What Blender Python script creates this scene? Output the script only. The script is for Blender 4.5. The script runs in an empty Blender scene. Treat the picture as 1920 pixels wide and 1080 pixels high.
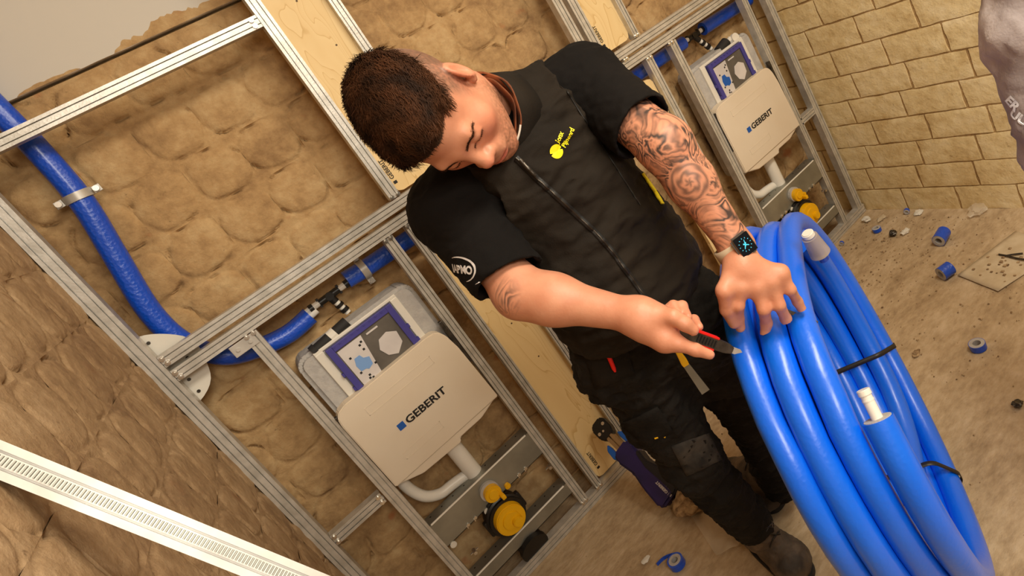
import bpy, bmesh, math, random
import numpy as np
from mathutils import Vector, Matrix, noise
from mathutils.bvhtree import BVHTree
random.seed(7); rng = np.random.default_rng(7)
SC = bpy.context.scene
COL = SC.collection
# ------------------------------------------------------------------ camera
FPX, CX, CY = 1200.04, 1178.0, 422.25
CAMZ = 1.44
CR = np.array([[0.68817339, -0.58143539, 0.43399339],
               [-0.54158456, -0.01361634, 0.84053599],
               [-0.48280797, -0.81347863, -0.32426684]])     # columns: image right, image down, forward
O = np.array([0, 0, CAMZ])
cam_d = bpy.data.cameras.new('camera'); cam = bpy.data.objects.new('camera', cam_d); COL.objects.link(cam)
cam_d.sensor_width = 36; cam_d.lens = FPX / 1920 * 36
cam_d.shift_x = (960 - CX) / 1920; cam_d.shift_y = (CY - 540) / 1920
cam_d.clip_start = 0.02
M = Matrix(((CR[0, 0], -CR[0, 1], -CR[0, 2], 0), (CR[1, 0], -CR[1, 1], -CR[1, 2], 0), (CR[2, 0], -CR[2, 1], -CR[2, 2], CAMZ), (0, 0, 0, 1)))
cam.matrix_world = M
SC.camera = cam
cam_d.dof.use_dof = False
# ------------------------------------------------------------------ world, lights, exposure
SC.view_settings.view_transform = 'Standard'; SC.view_settings.look = 'None'
SC.view_settings.exposure = 0.2; SC.view_settings.gamma = 1.0; SC.view_settings.use_curve_mapping = False
wd = bpy.data.worlds.new('world'); SC.world = wd; wd.use_nodes = True
wd.node_tree.nodes['Background'].inputs[0].default_value = (1.0, 0.89, 0.75, 1)
wd.node_tree.nodes['Background'].inputs[1].default_value = 0.22
def area(name, loc, target, sx, sy, power, col):
    l = bpy.data.lights.new(name, 'AREA'); l.shape = 'RECTANGLE'; l.size = sx; l.size_y = sy; l.energy = power; l.color = col
    o = bpy.data.objects.new(name, l); COL.objects.link(o); o.location = loc
    o.rotation_euler = (Vector(target) - Vector(loc)).to_track_quat('-Z', 'Y').to_euler(); return o
area('ceiling_lamp', (1.15, -0.15, 2.6), (0.95, 0.7, 0.0), 1.3, 0.5, 44, (1.0, 0.90, 0.72))
area('front_fill', (0.25, -1.2, 2.15), (1.2, 1.5, 0.85), 0.8, 0.6, 26, (1.0, 0.91, 0.76))  # unseen fill light, added to brighten the right wall and the fronts

def P(x, y, d):                                   # the point d metres deep seen at picture position x, y
    return O + CR @ np.array([(x - CX) / FPX, (y - CY) / FPX, 1.0]) * d
def onY(x, y, Y):
    r = CR @ np.array([(x - CX) / FPX, (y - CY) / FPX, 1.0]); return O + r * (Y / r[1])
def onZ(x, y, Z=0.0):
    r = CR @ np.array([(x - CX) / FPX, (y - CY) / FPX, 1.0]); return O + r * ((Z - CAMZ) / r[2])

# ------------------------------------------------------------------ materials
def nt_new(name):
    m = bpy.data.materials.new(name); m.use_nodes = True
    nt = m.node_tree; b = nt.nodes['Principled BSDF']; return m, nt, b
def L(nt, a, b): nt.links.new(a, b)
def N(nt, t, **k):
    n = nt.nodes.new(t)
    for q, v in k.items():
        if q.startswith('i_'): n.inputs[q[2:].replace('_', ' ')].default_value = v
        else: setattr(n, q, v)
    return n
def rgba(c): return (c[0], c[1], c[2], 1)
def srgb(r, g, b):
    f = lambda v: (v / 255 / 12.92) if v / 255 <= 0.04045 else ((v / 255 + 0.055) / 1.055) ** 2.4
    return (f(r), f(g), f(b))
def mat(name, c, rough=0.5, metal=0.0, c2=None, scale=8.0, bump=0.0, bscale=60.0, spec=0.5, coat=0.0, detail=4.0, contrast=(0.35, 0.65), alpha=1.0, trans=0.0, sub=0.0):
    m, nt, b = nt_new(name)
    b.inputs['Base Color'].default_value = rgba(c); b.inputs['Roughness'].default_value = rough
    b.inputs['Metallic'].default_value = metal; b.inputs['Specular IOR Level'].default_value = spec
    b.inputs['Coat Weight'].default_value = coat; b.inputs['Coat Roughness'].default_value = 0.25
    b.inputs['Alpha'].default_value = alpha; b.inputs['Transmission Weight'].default_value = trans
    b.inputs['Subsurface Weight'].default_value = sub
    tc = N(nt, 'ShaderNodeTexCoord')
    if c2 is not None:
        n = N(nt, 'ShaderNodeTexNoise', i_Scale=scale, i_Detail=detail); L(nt, tc.outputs['Object'], n.inputs['Vector'])
        r = N(nt, 'ShaderNodeMapRange'); r.inputs['From Min'].default_value = contrast[0]; r.inputs['From Max'].default_value = contrast[1]
        L(nt, n.outputs['Fac'], r.inputs['Value'])
        x = N(nt, 'ShaderNodeMix', data_type='RGBA'); x.inputs[6].default_value = rgba(c); x.inputs[7].default_value = rgba(c2)
        L(nt, r.outputs[0], x.inputs[0]); L(nt, x.outputs[2], b.inputs['Base Color'])
    if bump:
        n = N(nt, 'ShaderNodeTexNoise', i_Scale=bscale, i_Detail=5.0); L(nt, tc.outputs['Object'], n.inputs['Vector'])
        u = N(nt, 'ShaderNodeBump', i_Strength=bump, i_Distance=0.01); L(nt, n.outputs['Fac'], u.inputs['Height']); L(nt, u.outputs[0], b.inputs['Normal'])
    return m
def stone(name, cols, spot=None, dark=None, bump=0.5, rough=0.9, bscale=45, streak=None):
    # world-space mottled mineral surface: three tones of noise, rusty spots, small dark pits
    m, nt, b = nt_new(name); b.inputs['Roughness'].default_value = rough; b.inputs['Specular IOR Level'].default_value = 0.25
    g = N(nt, 'ShaderNodeNewGeometry'); vec = g.outputs['Position']
    if streak:
        mp = N(nt, 'ShaderNodeMapping'); mp.inputs['Scale'].default_value = streak; L(nt, vec, mp.inputs[0]); svec = mp.outputs[0]
    else: svec = vec
    n1 = N(nt, 'ShaderNodeTexNoise', i_Scale=5.0, i_Detail=6.0, i_Roughness=0.6); L(nt, svec, n1.inputs['Vector'])
    n2 = N(nt, 'ShaderNodeTexNoise', i_Scale=28.0, i_Detail=6.0, i_Roughness=0.65); L(nt, svec, n2.inputs['Vector'])
    cr = N(nt, 'ShaderNodeValToRGB'); e = cr.color_ramp.elements
    e[0].position = 0.36; e[0].color = rgba(cols[0]); e[1].position = 0.64; e[1].color = rgba(cols[2]); k = e.new(0.5); k.color = rgba(cols[1])
    mx = N(nt, 'ShaderNodeMath', operation='MULTIPLY_ADD'); L(nt, n2.outputs['Fac'], mx.inputs[0]); mx.inputs[1].default_value = 0.45
    ad = N(nt, 'ShaderNodeMath', operation='MULTIPLY'); L(nt, n1.outputs['Fac'], ad.inputs[0]); ad.inputs[1].default_value = 0.55
    L(nt, ad.outputs[0], mx.inputs[2]); L(nt, mx.outputs[0], cr.inputs[0]); out = cr.outputs[0]
    if spot:
        n3 = N(nt, 'ShaderNodeTexNoise', i_Scale=13.0, i_Detail=2.0); L(nt, vec, n3.inputs['Vector'])
        r3 = N(nt, 'ShaderNodeMapRange'); r3.inputs['From Min'].default_value = 0.68; r3.inputs['From Max'].default_value = 0.78; r3.inputs['To Max'].default_value = 0.75
        L(nt, n3.outputs['Fac'], r3.inputs['Value'])
        x = N(nt, 'ShaderNodeMix', data_type='RGBA'); x.inputs[7].default_value = rgba(spot); L(nt, r3.outputs[0], x.inputs[0]); L(nt, out, x.inputs[6]); out = x.outputs[2]
    if dark:
        n4 = N(nt, 'ShaderNodeTexNoise', i_Scale=34.0, i_Detail=8.0, i_Roughness=0.7); L(nt, svec, n4.inputs['Vector'])
        r4 = N(nt, 'ShaderNodeMapRange'); r4.inputs['From Min'].default_value = 0.64; r4.inputs['From Max'].default_value = 0.74; r4.inputs['To Max'].default_value = 0.8
        L(nt, n4.outputs['Fac'], r4.inputs['Value'])
        x = N(nt, 'ShaderNodeMix', data_type='RGBA'); x.inputs[7].default_value = rgba(dark); L(nt, r4.outputs[0], x.inputs[0]); L(nt, out, x.inputs[6]); out = x.outputs[2]
    L(nt, out, b.inputs['Base Color'])
    n5 = N(nt, 'ShaderNodeTexNoise', i_Scale=bscale, i_Detail=8.0, i_Roughness=0.65); L(nt, svec, n5.inputs['Vector'])
    u = N(nt, 'ShaderNodeBump', i_Strength=bump, i_Distance=0.012); L(nt, n5.outputs['Fac'], u.inputs['Height']); L(nt, u.outputs[0], b.inputs['Normal'])
    return m
M_BLOCK = stone('rough_block', (srgb(150, 118, 82), srgb(184, 150, 106), srgb(204, 174, 130)), spot=srgb(176, 110, 70), dark=srgb(96, 74, 50))
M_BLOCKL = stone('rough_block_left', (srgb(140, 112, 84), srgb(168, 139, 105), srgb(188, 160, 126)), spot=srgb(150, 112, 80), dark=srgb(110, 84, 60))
M_BRICK = stone('pale_brick', (srgb(206, 178, 126), srgb(228, 206, 158), srgb(240, 222, 182)), dark=srgb(130, 98, 56), bump=0.45, bscale=30)
M_MORTAR = stone('mortar', (srgb(160, 130, 90), srgb(186, 156, 112), srgb(204, 176, 134)), bump=0.7, bscale=80)
M_FLOOR = stone('screed_floor', (srgb(158, 134, 104), srgb(186, 162, 130), srgb(206, 184, 154)), dark=srgb(118, 92, 62), bump=0.45, bscale=20, streak=(0.9, 1.6, 1))
M_PLASTER = mat('white_plaster', srgb(205, 198, 188), 0.85, bump=0.12, bscale=12)
M_CEIL = mat('ceiling_paint', srgb(205, 198, 186), 0.9)
M_STEEL = mat('galvanised_steel', srgb(214, 210, 203), 0.38, 0.45, c2=srgb(190, 186, 178), scale=30, bump=0.05, bscale=200)
M_HILITE = mat('painted_highlight_white', srgb(246, 243, 236), 0.35, 0.1)  # near-white that paints the glint on the cross plate folds
M_STEELW = mat('bright_galvanised_steel', srgb(206, 202, 196), 0.42, 0.45, c2=srgb(186, 181, 174), scale=20)
M_PLATE = mat('brushed_zinc_plate', srgb(168, 168, 160), 0.45, 0.8, c2=srgb(150, 150, 142), scale=12)
M_SCREW = mat('zinc_screw', srgb(225, 220, 212), 0.25, 0.9)
M_GREYPL = mat('grey_foam', srgb(186, 182, 178), 0.8, c2=srgb(172, 168, 166), scale=40, bump=0.25, bscale=150)
M_COVER = mat('cream_cover', srgb(228, 214, 194), 0.55, c2=srgb(222, 206, 184), scale=5)
M_WHITE = mat('white_plastic', srgb(225, 220, 210), 0.4)
M_WHITEP = mat('white_pipe', srgb(232, 228, 220), 0.35)
M_BLACK = mat('black_plastic', srgb(22, 20, 20), 0.4)
M_BLACKR = mat('black_rubber', srgb(30, 28, 28), 0.7)
M_YEL = mat('yellow_plastic', srgb(236, 180, 8), 0.35)
M_LEMON = mat('lemon_yellow_print', srgb(244, 226, 16), 0.6)
M_PURP = mat('violet_frame', srgb(66, 62, 142), 0.5)
M_PHOTOD = mat('dark_print', srgb(72, 68, 64), 0.4, c2=srgb(104, 98, 92), scale=9)
M_PHOTOL = mat('light_print', srgb(214, 208, 206), 0.4, c2=srgb(200, 194, 194), scale=12)
M_LBLUE = mat('print_blue', srgb(120, 160, 216), 0.5)
M_BLUEP = mat('logo_blue', srgb(20, 88, 178), 0.5)
M_INK = mat('black_ink', srgb(24, 22, 22), 0.6)
M_INKB = mat('stamped_ink', srgb(92, 70, 46), 0.7)
M_TOOLP = mat('violet_tool_body', srgb(44, 32, 100), 0.45, c2=srgb(30, 24, 70), scale=10)
M_TOOLK = mat('black_tool_grip', srgb(22, 20, 28), 0.6)
M_BLUEC = mat('blue_clip', srgb(24, 92, 186), 0.4)
M_BRONZE = mat('steel_jaw', srgb(190, 170, 140), 0.3, 0.9)
M_RED = mat('red_plastic', srgb(226, 22, 14), 0.4)
M_KNIFE = mat('grey_metal', srgb(96, 90, 84), 0.35, 0.8, c2=srgb(66, 62, 58), scale=60)
M_PAPER = mat('dusty_paper', srgb(205, 188, 160), 0.9, c2=srgb(188, 168, 138), scale=18)
M_CLEAR = mat('dusty_clear_film', srgb(226, 210, 186), 0.3, alpha=0.42)
M_CLEARP = mat('translucent_pipe_end', srgb(190, 176, 160), 0.25, alpha=0.6)
M_DIRT = mat('crumbs', srgb(186, 158, 120), 0.95, c2=srgb(110, 84, 58), scale=50)
M_STRAP = mat('black_strap', srgb(34, 30, 30), 0.45)
M_REFL = mat('reflective_print', srgb(236, 240, 250), 0.3)
def blue_mat(name, c, c2, dots=0.0):
    m, nt, b = nt_new(name); b.inputs['Roughness'].default_value = 0.38; b.inputs['Coat Weight'].default_value = 0.5; b.inputs['Coat Roughness'].default_value = 0.22
    tc = N(nt, 'ShaderNodeTexCoord'); n = N(nt, 'ShaderNodeTexNoise', i_Scale=6.0, i_Detail=3.0); L(nt, tc.outputs['Object'], n.inputs[0])
    x = N(nt, 'ShaderNodeMix', data_type='RGBA'); x.inputs[6].default_value = rgba(c); x.inputs[7].default_value = rgba(c2); L(nt, n.outputs['Fac'], x.inputs[0]); L(nt, x.outputs[2], b.inputs['Base Color'])
    w = N(nt, 'ShaderNodeTexNoise', i_Scale=170.0, i_Detail=2.0); L(nt, tc.outputs['Object'], w.inputs[0])
    w2 = N(nt, 'ShaderNodeTexVoronoi', i_Scale=120.0); L(nt, tc.outputs['Object'], w2.inputs['Vector'])
    ad = N(nt, 'ShaderNodeMath', operation='ADD'); L(nt, w.outputs['Fac'], ad.inputs[0]); L(nt, w2.outputs['Distance'], ad.inputs[1])
    u = N(nt, 'ShaderNodeBump', i_Strength=dots, i_Distance=0.0025); L(nt, ad.outputs[0], u.inputs['Height']); L(nt, u.outputs[0], b.inputs['Normal'])
    return m
M_BLUE = blue_mat('blue_foam_sleeve', srgb(0, 66, 190), srgb(2, 84, 214), 0.45)
M_BLUEF = blue_mat('blue_film_sleeve', srgb(0, 98, 236), srgb(4, 112, 250), 0.12)
def ply_mat():
    m, nt, b = nt_new('plywood'); b.inputs['Roughness'].default_value = 0.6
    g = N(nt, 'ShaderNodeNewGeometry'); mp = N(nt, 'ShaderNodeMapping'); mp.inputs['Scale'].default_value = (7.0, 1.0, 1.6); L(nt, g.outputs['Position'], mp.inputs[0])
    n = N(nt, 'ShaderNodeTexNoise', i_Scale=1.3, i_Detail=2.0, i_Distortion=1.2); L(nt, mp.outputs[0], n.inputs['Vector'])
    mu = N(nt, 'ShaderNodeMath', operation='MULTIPLY'); mu.inputs[1].default_value = 9.0; L(nt, n.outputs['Fac'], mu.inputs[0])
    fr = N(nt, 'ShaderNodeMath', operation='FRACT'); L(nt, mu.outputs[0], fr.inputs[0])
    cr = N(nt, 'ShaderNodeValToRGB'); e = cr.color_ramp.elements
    e[0].position = 0.0; e[0].color = rgba(srgb(206, 170, 112)); e[1].position = 0.12; e[1].color = rgba(srgb(226, 196, 142)); k = e.new(0.95); k.color = rgba(srgb(230, 202, 150))
    L(nt, fr.outputs[0], cr.inputs[0]); L(nt, cr.outputs[0], b.inputs['Base Color']); return m
M_PLY = ply_mat()
def skin_mat():
    m, nt, b = nt_new('skin'); b.inputs['Roughness'].default_value = 0.48; b.inputs['Subsurface Weight'].default_value = 0.12
    b.inputs['Subsurface Radius'].default_value = (0.012, 0.005, 0.003); b.inputs['Subsurface Scale'].default_value = 0.6
    a = N(nt, 'ShaderNodeVertexColor', layer_name='tone'); t = N(nt, 'ShaderNodeVertexColor', layer_name='tattoo')
    g = N(nt, 'ShaderNodeNewGeometry')
    n = N(nt, 'ShaderNodeTexNoise', i_Scale=30.0, i_Detail=5.0); L(nt, g.outputs['Position'], n.inputs['Vector'])
    x = N(nt, 'ShaderNodeMix', data_type='RGBA', blend_type='MULTIPLY'); x.inputs[0].default_value = 0.35; L(nt, a.outputs[0], x.inputs[6])
    cr = N(nt, 'ShaderNodeValToRGB'); e = cr.color_ramp.elements; e[0].position = .35; e[0].color = (0.72, 0.5, 0.42, 1); e[1].position = .65; e[1].color = (1, 1, 1, 1)
    L(nt, n.outputs['Fac'], cr.inputs[0]); L(nt, cr.outputs[0], x.inputs[7])
    # tattoo ink: swirling bands
    n2 = N(nt, 'ShaderNodeTexNoise', i_Scale=15.0, i_Detail=3.0, i_Distortion=1.2); L(nt, g.outputs['Position'], n2.inputs['Vector'])
    mu = N(nt, 'ShaderNodeMath', operation='MULTIPLY'); mu.inputs[1].default_value = 8.0; L(nt, n2.outputs['Fac'], mu.inputs[0])
    sn = N(nt, 'ShaderNodeMath', operation='PINGPONG'); sn.inputs[1].default_value = 0.5; L(nt, mu.outputs[0], sn.inputs[0])
    r = N(nt, 'ShaderNodeMapRange'); r.inputs['From Min'].default_value = 0.05; r.inputs['From Max'].default_value = 0.46; r.inputs['To Min'].default_value = 1.1; r.inputs['To Max'].default_value = 0.0
    L(nt, sn.outputs[0], r.inputs['Value'])
    n3 = N(nt, 'ShaderNodeTexNoise', i_Scale=22.0, i_Detail=3.0); L(nt, g.outputs['Position'], n3.inputs['Vector'])
    r3 = N(nt, 'ShaderNodeMapRange'); r3.inputs['From Min'].default_value = 0.4; r3.inputs['From Max'].default_value = 0.6; r3.inputs['To Min'].default_value = 0.5; r3.inputs['To Max'].default_value = 1.0; L(nt, n3.outputs['Fac'], r3.inputs['Value'])
    m1 = N(nt, 'ShaderNodeMath', operation='MULTIPLY'); L(nt, r.outputs[0], m1.inputs[0]); L(nt, r3.outputs[0], m1.inputs[1])
    m2 = N(nt, 'ShaderNodeMath', operation='MULTIPLY', use_clamp=True); L(nt, m1.outputs[0], m2.inputs[0]); L(nt, t.outputs[0], m2.inputs[1])
    y = N(nt, 'ShaderNodeMix', data_type='RGBA'); y.inputs[7].default_value = rgba(srgb(72, 58, 54)); L(nt, m2.outputs[0], y.inputs[0]); L(nt, x.outputs[2], y.inputs[6])
    L(nt, y.outputs[2], b.inputs['Base Color'])
    n5 = N(nt, 'ShaderNodeTexNoise', i_Scale=220.0, i_Detail=4.0); L(nt, g.outputs['Position'], n5.inputs['Vector'])
    u = N(nt, 'ShaderNodeBump', i_Strength=0.15, i_Distance=0.002); L(nt, n5.outputs['Fac'], u.inputs['Height']); L(nt, u.outputs[0], b.inputs['Normal'])
    return m
M_SKIN = skin_mat()
M_HAIR = mat('dark_brown_hair', srgb(76, 45, 25), 0.7, c2=srgb(38, 22, 12), scale=35, spec=0.15)
M_VEST = mat('brown_black_softshell', srgb(34, 26, 17), 0.85, c2=srgb(23, 17, 11), scale=6, spec=0.25, bump=0.12, bscale=350)
M_TEE = mat('black_cotton', srgb(18, 14, 12), 0.9, c2=srgb(12, 9, 8), scale=5, spec=0.2, bump=0.1, bscale=400)
M_TROU = mat('black_work_canvas', srgb(18, 15, 12), 0.85, c2=srgb(30, 25, 20), scale=9, spec=0.25, bump=0.25, bscale=120)
M_DUST = mat('dusty_knee_patch', srgb(64, 57, 50), 0.9, c2=srgb(24, 20, 17), scale=22, contrast=(0.4, 0.62))
M_BOOT = mat('dusty_black_boot', srgb(52, 44, 38), 0.7, c2=srgb(104, 88, 72), scale=16, bump=0.2, bscale=100)
M_COLLAR = mat('rust_brown_lining', srgb(140, 76, 38), 0.8, c2=srgb(84, 42, 20), scale=30)
M_GREY = mat('grey_work_jacket', srgb(196, 184, 182), 0.8, c2=srgb(160, 150, 152), scale=7, bump=0.15, bscale=200)
M_BAND = mat('beige_watch_strap', srgb(196, 176, 150), 0.6)
M_WATCH = mat('watch_case', srgb(120, 110, 102), 0.3, 0.8)
M_GLASS = mat('watch_glass', srgb(8, 10, 14), 0.08)
def emis(name, c, s):
    m, nt, b = nt_new(name); b.inputs['Base Color'].default_value = rgba(c); b.inputs['Emission Color'].default_value = rgba(c); b.inputs['Emission Strength'].default_value = s; return m
M_DIAL = emis('lit_watch_dial', srgb(60, 170, 200), 0.9)

# ------------------------------------------------------------------ object helpers
def tag(o, label=None, cat=None, group=None, kind=None):
    if label: o['label'] = label
    if cat: o['category'] = cat
    if group: o['group'] = group
    if kind: o['kind'] = kind
    return o
def empty(name, loc, label=None, cat=None, group=None, kind=None):
    o = bpy.data.objects.new(name, None); COL.objects.link(o); o.location = loc; o.empty_display_size = 0.05
    return tag(o, label, cat, group, kind)
def link_mesh(name, me, material, parent=None, smooth=False, label=None):
    o = bpy.data.objects.new(name, me); COL.objects.link(o)
    if material is not None and len(me.materials) == 0: me.materials.append(material)
    if smooth: me.polygons.foreach_set('use_smooth', [True] * len(me.polygons))
    if parent is not None:
        o.parent = parent; q = Vector((0, 0, 0)); p = parent
        while p is not None: q += p.location; p = p.parent
        o.location = -q if o.location.length == 0 else o.location
        o.matrix_parent_inverse = Matrix.Identity(4)
    if label: o['label'] = label
    return o
def np_mesh(name, v, f):
    me = bpy.data.meshes.new(name); v = np.asarray(v, float)
    me.from_pydata(v.tolist(), [], [list(map(int, q)) for q in f]); me.update(); return me
class MB:
    """collects simple solids given in world coordinates and links them as ONE mesh object"""
    def __init__(s): s.bm = bmesh.new()
    def box(s, lo, hi, bevel=0.0, rot=None, pivot=None):
        b = bmesh.new(); bmesh.ops.create_cube(b, size=1.0)
        lo = Vector(lo); hi = Vector(hi); c = (lo + hi) / 2; d = hi - lo
        for v in b.verts: v.co = Vector((v.co.x * d.x, v.co.y * d.y, v.co.z * d.z))
        if bevel: bmesh.ops.bevel(b, geom=b.edges[:], offset=bevel, segments=2, affect='EDGES', profile=0.5)
        for v in b.verts:
            if rot is not None: v.co = rot @ v.co
            v.co += c
        return s._add(b)
    def cyl(s, a, b_, r1, r2=None, n=20, caps=True, bevel=0.0):
        a = Vector(a); b_ = Vector(b_); r2 = r1 if r2 is None else r2
        b = bmesh.new(); bmesh.ops.create_cone(b, cap_ends=caps, segments=n, radius1=r1, radius2=r2, depth=(b_ - a).length)
        if bevel: bmesh.ops.bevel(b, geom=[e for e in b.edges if len(e.link_faces) == 2 and e.calc_face_angle(0) > 0.8], offset=bevel, segments=2, affect='EDGES')
        q = (b_ - a).to_track_quat('Z', 'Y').to_matrix()
        for v in b.verts: v.co = q @ v.co + (a + b_) / 2
        return s._add(b)
    def sphere(s, c, r, sc=(1, 1, 1), n=12, rot=None):
        b = bmesh.new(); bmesh.ops.create_uvsphere(b, u_segments=n * 2, v_segments=n, radius=r)
        for v in b.verts:
            v.co = Vector((v.co.x * sc[0], v.co.y * sc[1], v.co.z * sc[2]))
            if rot is not None: v.co = rot @ v.co
            v.co += Vector(c)
        return s._add(b)
    def tube(s, pts, r, n=14, closed=False, caps=True, radii=None):
        pts = [Vector(p) for p in pts]; m = len(pts); vs = []; up = None
        for i, p in enumerate(pts):
            if closed: t = pts[(i + 1) % m] - pts[i - 1]
            else: t = pts[min(i + 1, m - 1)] - pts[max(i - 1, 0)]
            t.normalize()
            if up is None: up = t.orthogonal().normalized()
            up = (up - t * up.dot(t)).normalized(); w = t.cross(up); rr = r if radii is None else radii[i]
            vs.append([s.bm.verts.new(p + (up * math.cos(2 * math.pi * j / n) + w * math.sin(2 * math.pi * j / n)) * rr) for j in range(n)])
        for i in range(m if closed else m - 1):
            A = vs[i]; B = vs[(i + 1) % m]
            for j in range(n): s.bm.faces.new((A[j], A[(j + 1) % n], B[(j + 1) % n], B[j]))
        if caps and not closed:
            s.bm.faces.new(list(reversed(vs[0]))); s.bm.faces.new(vs[-1])
        return s
    def prism(s, poly, d0, d1, axis='y', bevel=0.0):
        """polygon in (x,z) [axis y] or (y,z) [axis x] or (x,y) [axis z], extruded between d0 and d1"""
        b = bmesh.new()
        def mk(u, v, d):
            return {'y': (u, d, v), 'x': (d, u, v), 'z': (u, v, d)}[axis]
        A = [b.verts.new(mk(u, v, d0)) for u, v in poly]; B = [b.verts.new(mk(u, v, d1)) for u, v in poly]; n = len(poly)
        b.faces.new(A); b.faces.new(list(reversed(B)))
        for i in range(n): b.faces.new((A[i], B[i], B[(i + 1) % n], A[(i + 1) % n]))
        bmesh.ops.recalc_face_normals(b, faces=b.faces[:])
        if bevel: bmesh.ops.bevel(b, geom=b.edges[:], offset=bevel, segments=2, affect='EDGES')
        return s._add(b)
    def raw(s, v, f):
        b = bmesh.new(); vs = [b.verts.new(q) for q in v]
        for q in f:
            try: b.faces.new([vs[i] for i in q])
            except ValueError: pass
        return s._add(b)
    def _add(s, b):
        me = bpy.data.meshes.new('t'); b.to_mesh(me); b.free(); s.bm.from_mesh(me); bpy.data.meshes.remove(me); return s
    def done(s, name, material, parent=None, smooth=False, label=None, xf=None, origin=None):
        bmesh.ops.recalc_face_normals(s.bm, faces=s.bm.faces[:])
        me = bpy.data.meshes.new(name); s.bm.to_mesh(me); s.bm.free()
        if xf is not None: me.transform(xf)
        if smooth:
            me.polygons.foreach_set('use_smooth', [True] * len(me.polygons))
        o = link_mesh(name, me, material, parent, False, label)
        if smooth:
            try: me.set_sharp_from_angle(angle=math.radians(40))
            except Exception: pass
        if origin is not None and parent is None:
            me.transform(Matrix.Translation(-Vector(origin))); o.location = origin
        return o
def spline(pts, n=8, closed=False):
    pts = [np.array(p, float) for p in pts]; m = len(pts); out = []
    for i in range(m if closed else m - 1):
        g = lambda k: pts[k % m] if closed else pts[min(max(k, 0), m - 1)]
        a, b, c, d = g(i - 1), g(i), g(i + 1), g(i + 2)
        for j in range(n):
            t = j / n
            out.append(0.5 * ((2 * b) + (-a + c) * t + (2 * a - 5 * b + 4 * c - d) * t * t + (-a + 3 * b - 3 * c + d) * t ** 3))
    if not closed: out.append(pts[-1])
    return out
def text_verts(s, size=1.0, bold=0.0, extrude=0.0):
    cu = bpy.data.curves.new('t', 'FONT'); cu.body = s; cu.size = size; cu.offset = bold; cu.extrude = extrude; cu.resolution_u = 3; cu.fill_mode = 'FRONT' if extrude == 0 else 'BOTH'
    o = bpy.data.objects.new('t', cu); COL.objects.link(o); bpy.context.view_layer.update()
    me = bpy.data.meshes.new_from_object(o.evaluated_get(bpy.context.evaluated_depsgraph_get()))
    v = np.array([list(q.co) for q in me.vertices]); f = [list(p.vertices) for p in me.polygons]
    bpy.data.objects.remove(o); bpy.data.curves.remove(cu); bpy.data.meshes.remove(me); return v, f
def decal(name, v, f, origin, ud, vd, material, parent, bvh=None, off=0.0006, label=None):
    """lay flat print (local x,y) onto the plane origin+x*ud+y*vd, or wrap it on the surface bvh along the plane's normal"""
    ud = Vector(ud).normalized(); vd = Vector(vd); vd = (vd - ud * vd.dot(ud)).normalized(); nn = ud.cross(vd); out = []
    for q in v:
        p = Vector(origin) + ud * q[0] + vd * q[1]
        if bvh is not None:
            h = bvh.ray_cast(p + nn * 0.15, -nn, 0.5)
            if h[0] is not None: p = h[0] + nn * off
        else: p = p + nn * off
        out.append(list(p))
    return link_mesh(name, np_mesh(name, out, f), material, parent, False, label)
def disc2(cx, cy, r, n=24): return [[cx + r * math.cos(2 * math.pi * i / n), cy + r * math.sin(2 * math.pi * i / n), 0] for i in range(n)], [list(range(n))]

# ------------------------------------------------------------------ structure
XL, YB, XR = -0.338, 2.06, 2.10
def struct(name, mb, material, smooth=False):
    o = mb.done(name, material, smooth=smooth); o['kind'] = 'structure'; return o
# floor as a gently uneven sheet
n = 150; xs = np.linspace(-0.5, 2.6, n); ys = np.linspace(-2.2, 2.3, n); gx, gy = np.meshgrid(xs, ys)
gz = np.array([noise.fractal(Vector((a * 3, b * 6, 0)), 0.8, 2.2, 4) for a, b in zip(gx.ravel(), gy.ravel())]) * 0.0022
fv = np.stack([gx.ravel(), gy.ravel(), gz - 0.002], 1); fi = np.arange(n * n).reshape(n, n)
ff = np.stack([fi[:-1, :-1].ravel(), fi[:-1, 1:].ravel(), fi[1:, 1:].ravel(), fi[1:, :-1].ravel()], 1)
fl = link_mesh('floor', np_mesh('floor', fv, ff), M_FLOOR, smooth=True); fl['kind'] = 'structure'
struct('ceiling', MB().box((-0.5, -2.2, 2.72), (2.6, 2.3, 2.8)), M_CEIL)
wb = struct('wall_back', MB().box((-0.5, YB + 0.02, -0.02), (2.3, YB + 0.2, 2.74)), M_MORTAR)
wl = struct('wall_left', MB().box((XL - 0.2, -2.2, -0.02), (XL - 0.022, YB + 0.2, 2.74)), M_MORTAR)
wr = struct('wall_right', MB().box((XR + 0.003, -2.2, -0.02), (XR + 0.2, YB + 0.2, 2.74)), M_MORTAR)

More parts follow.
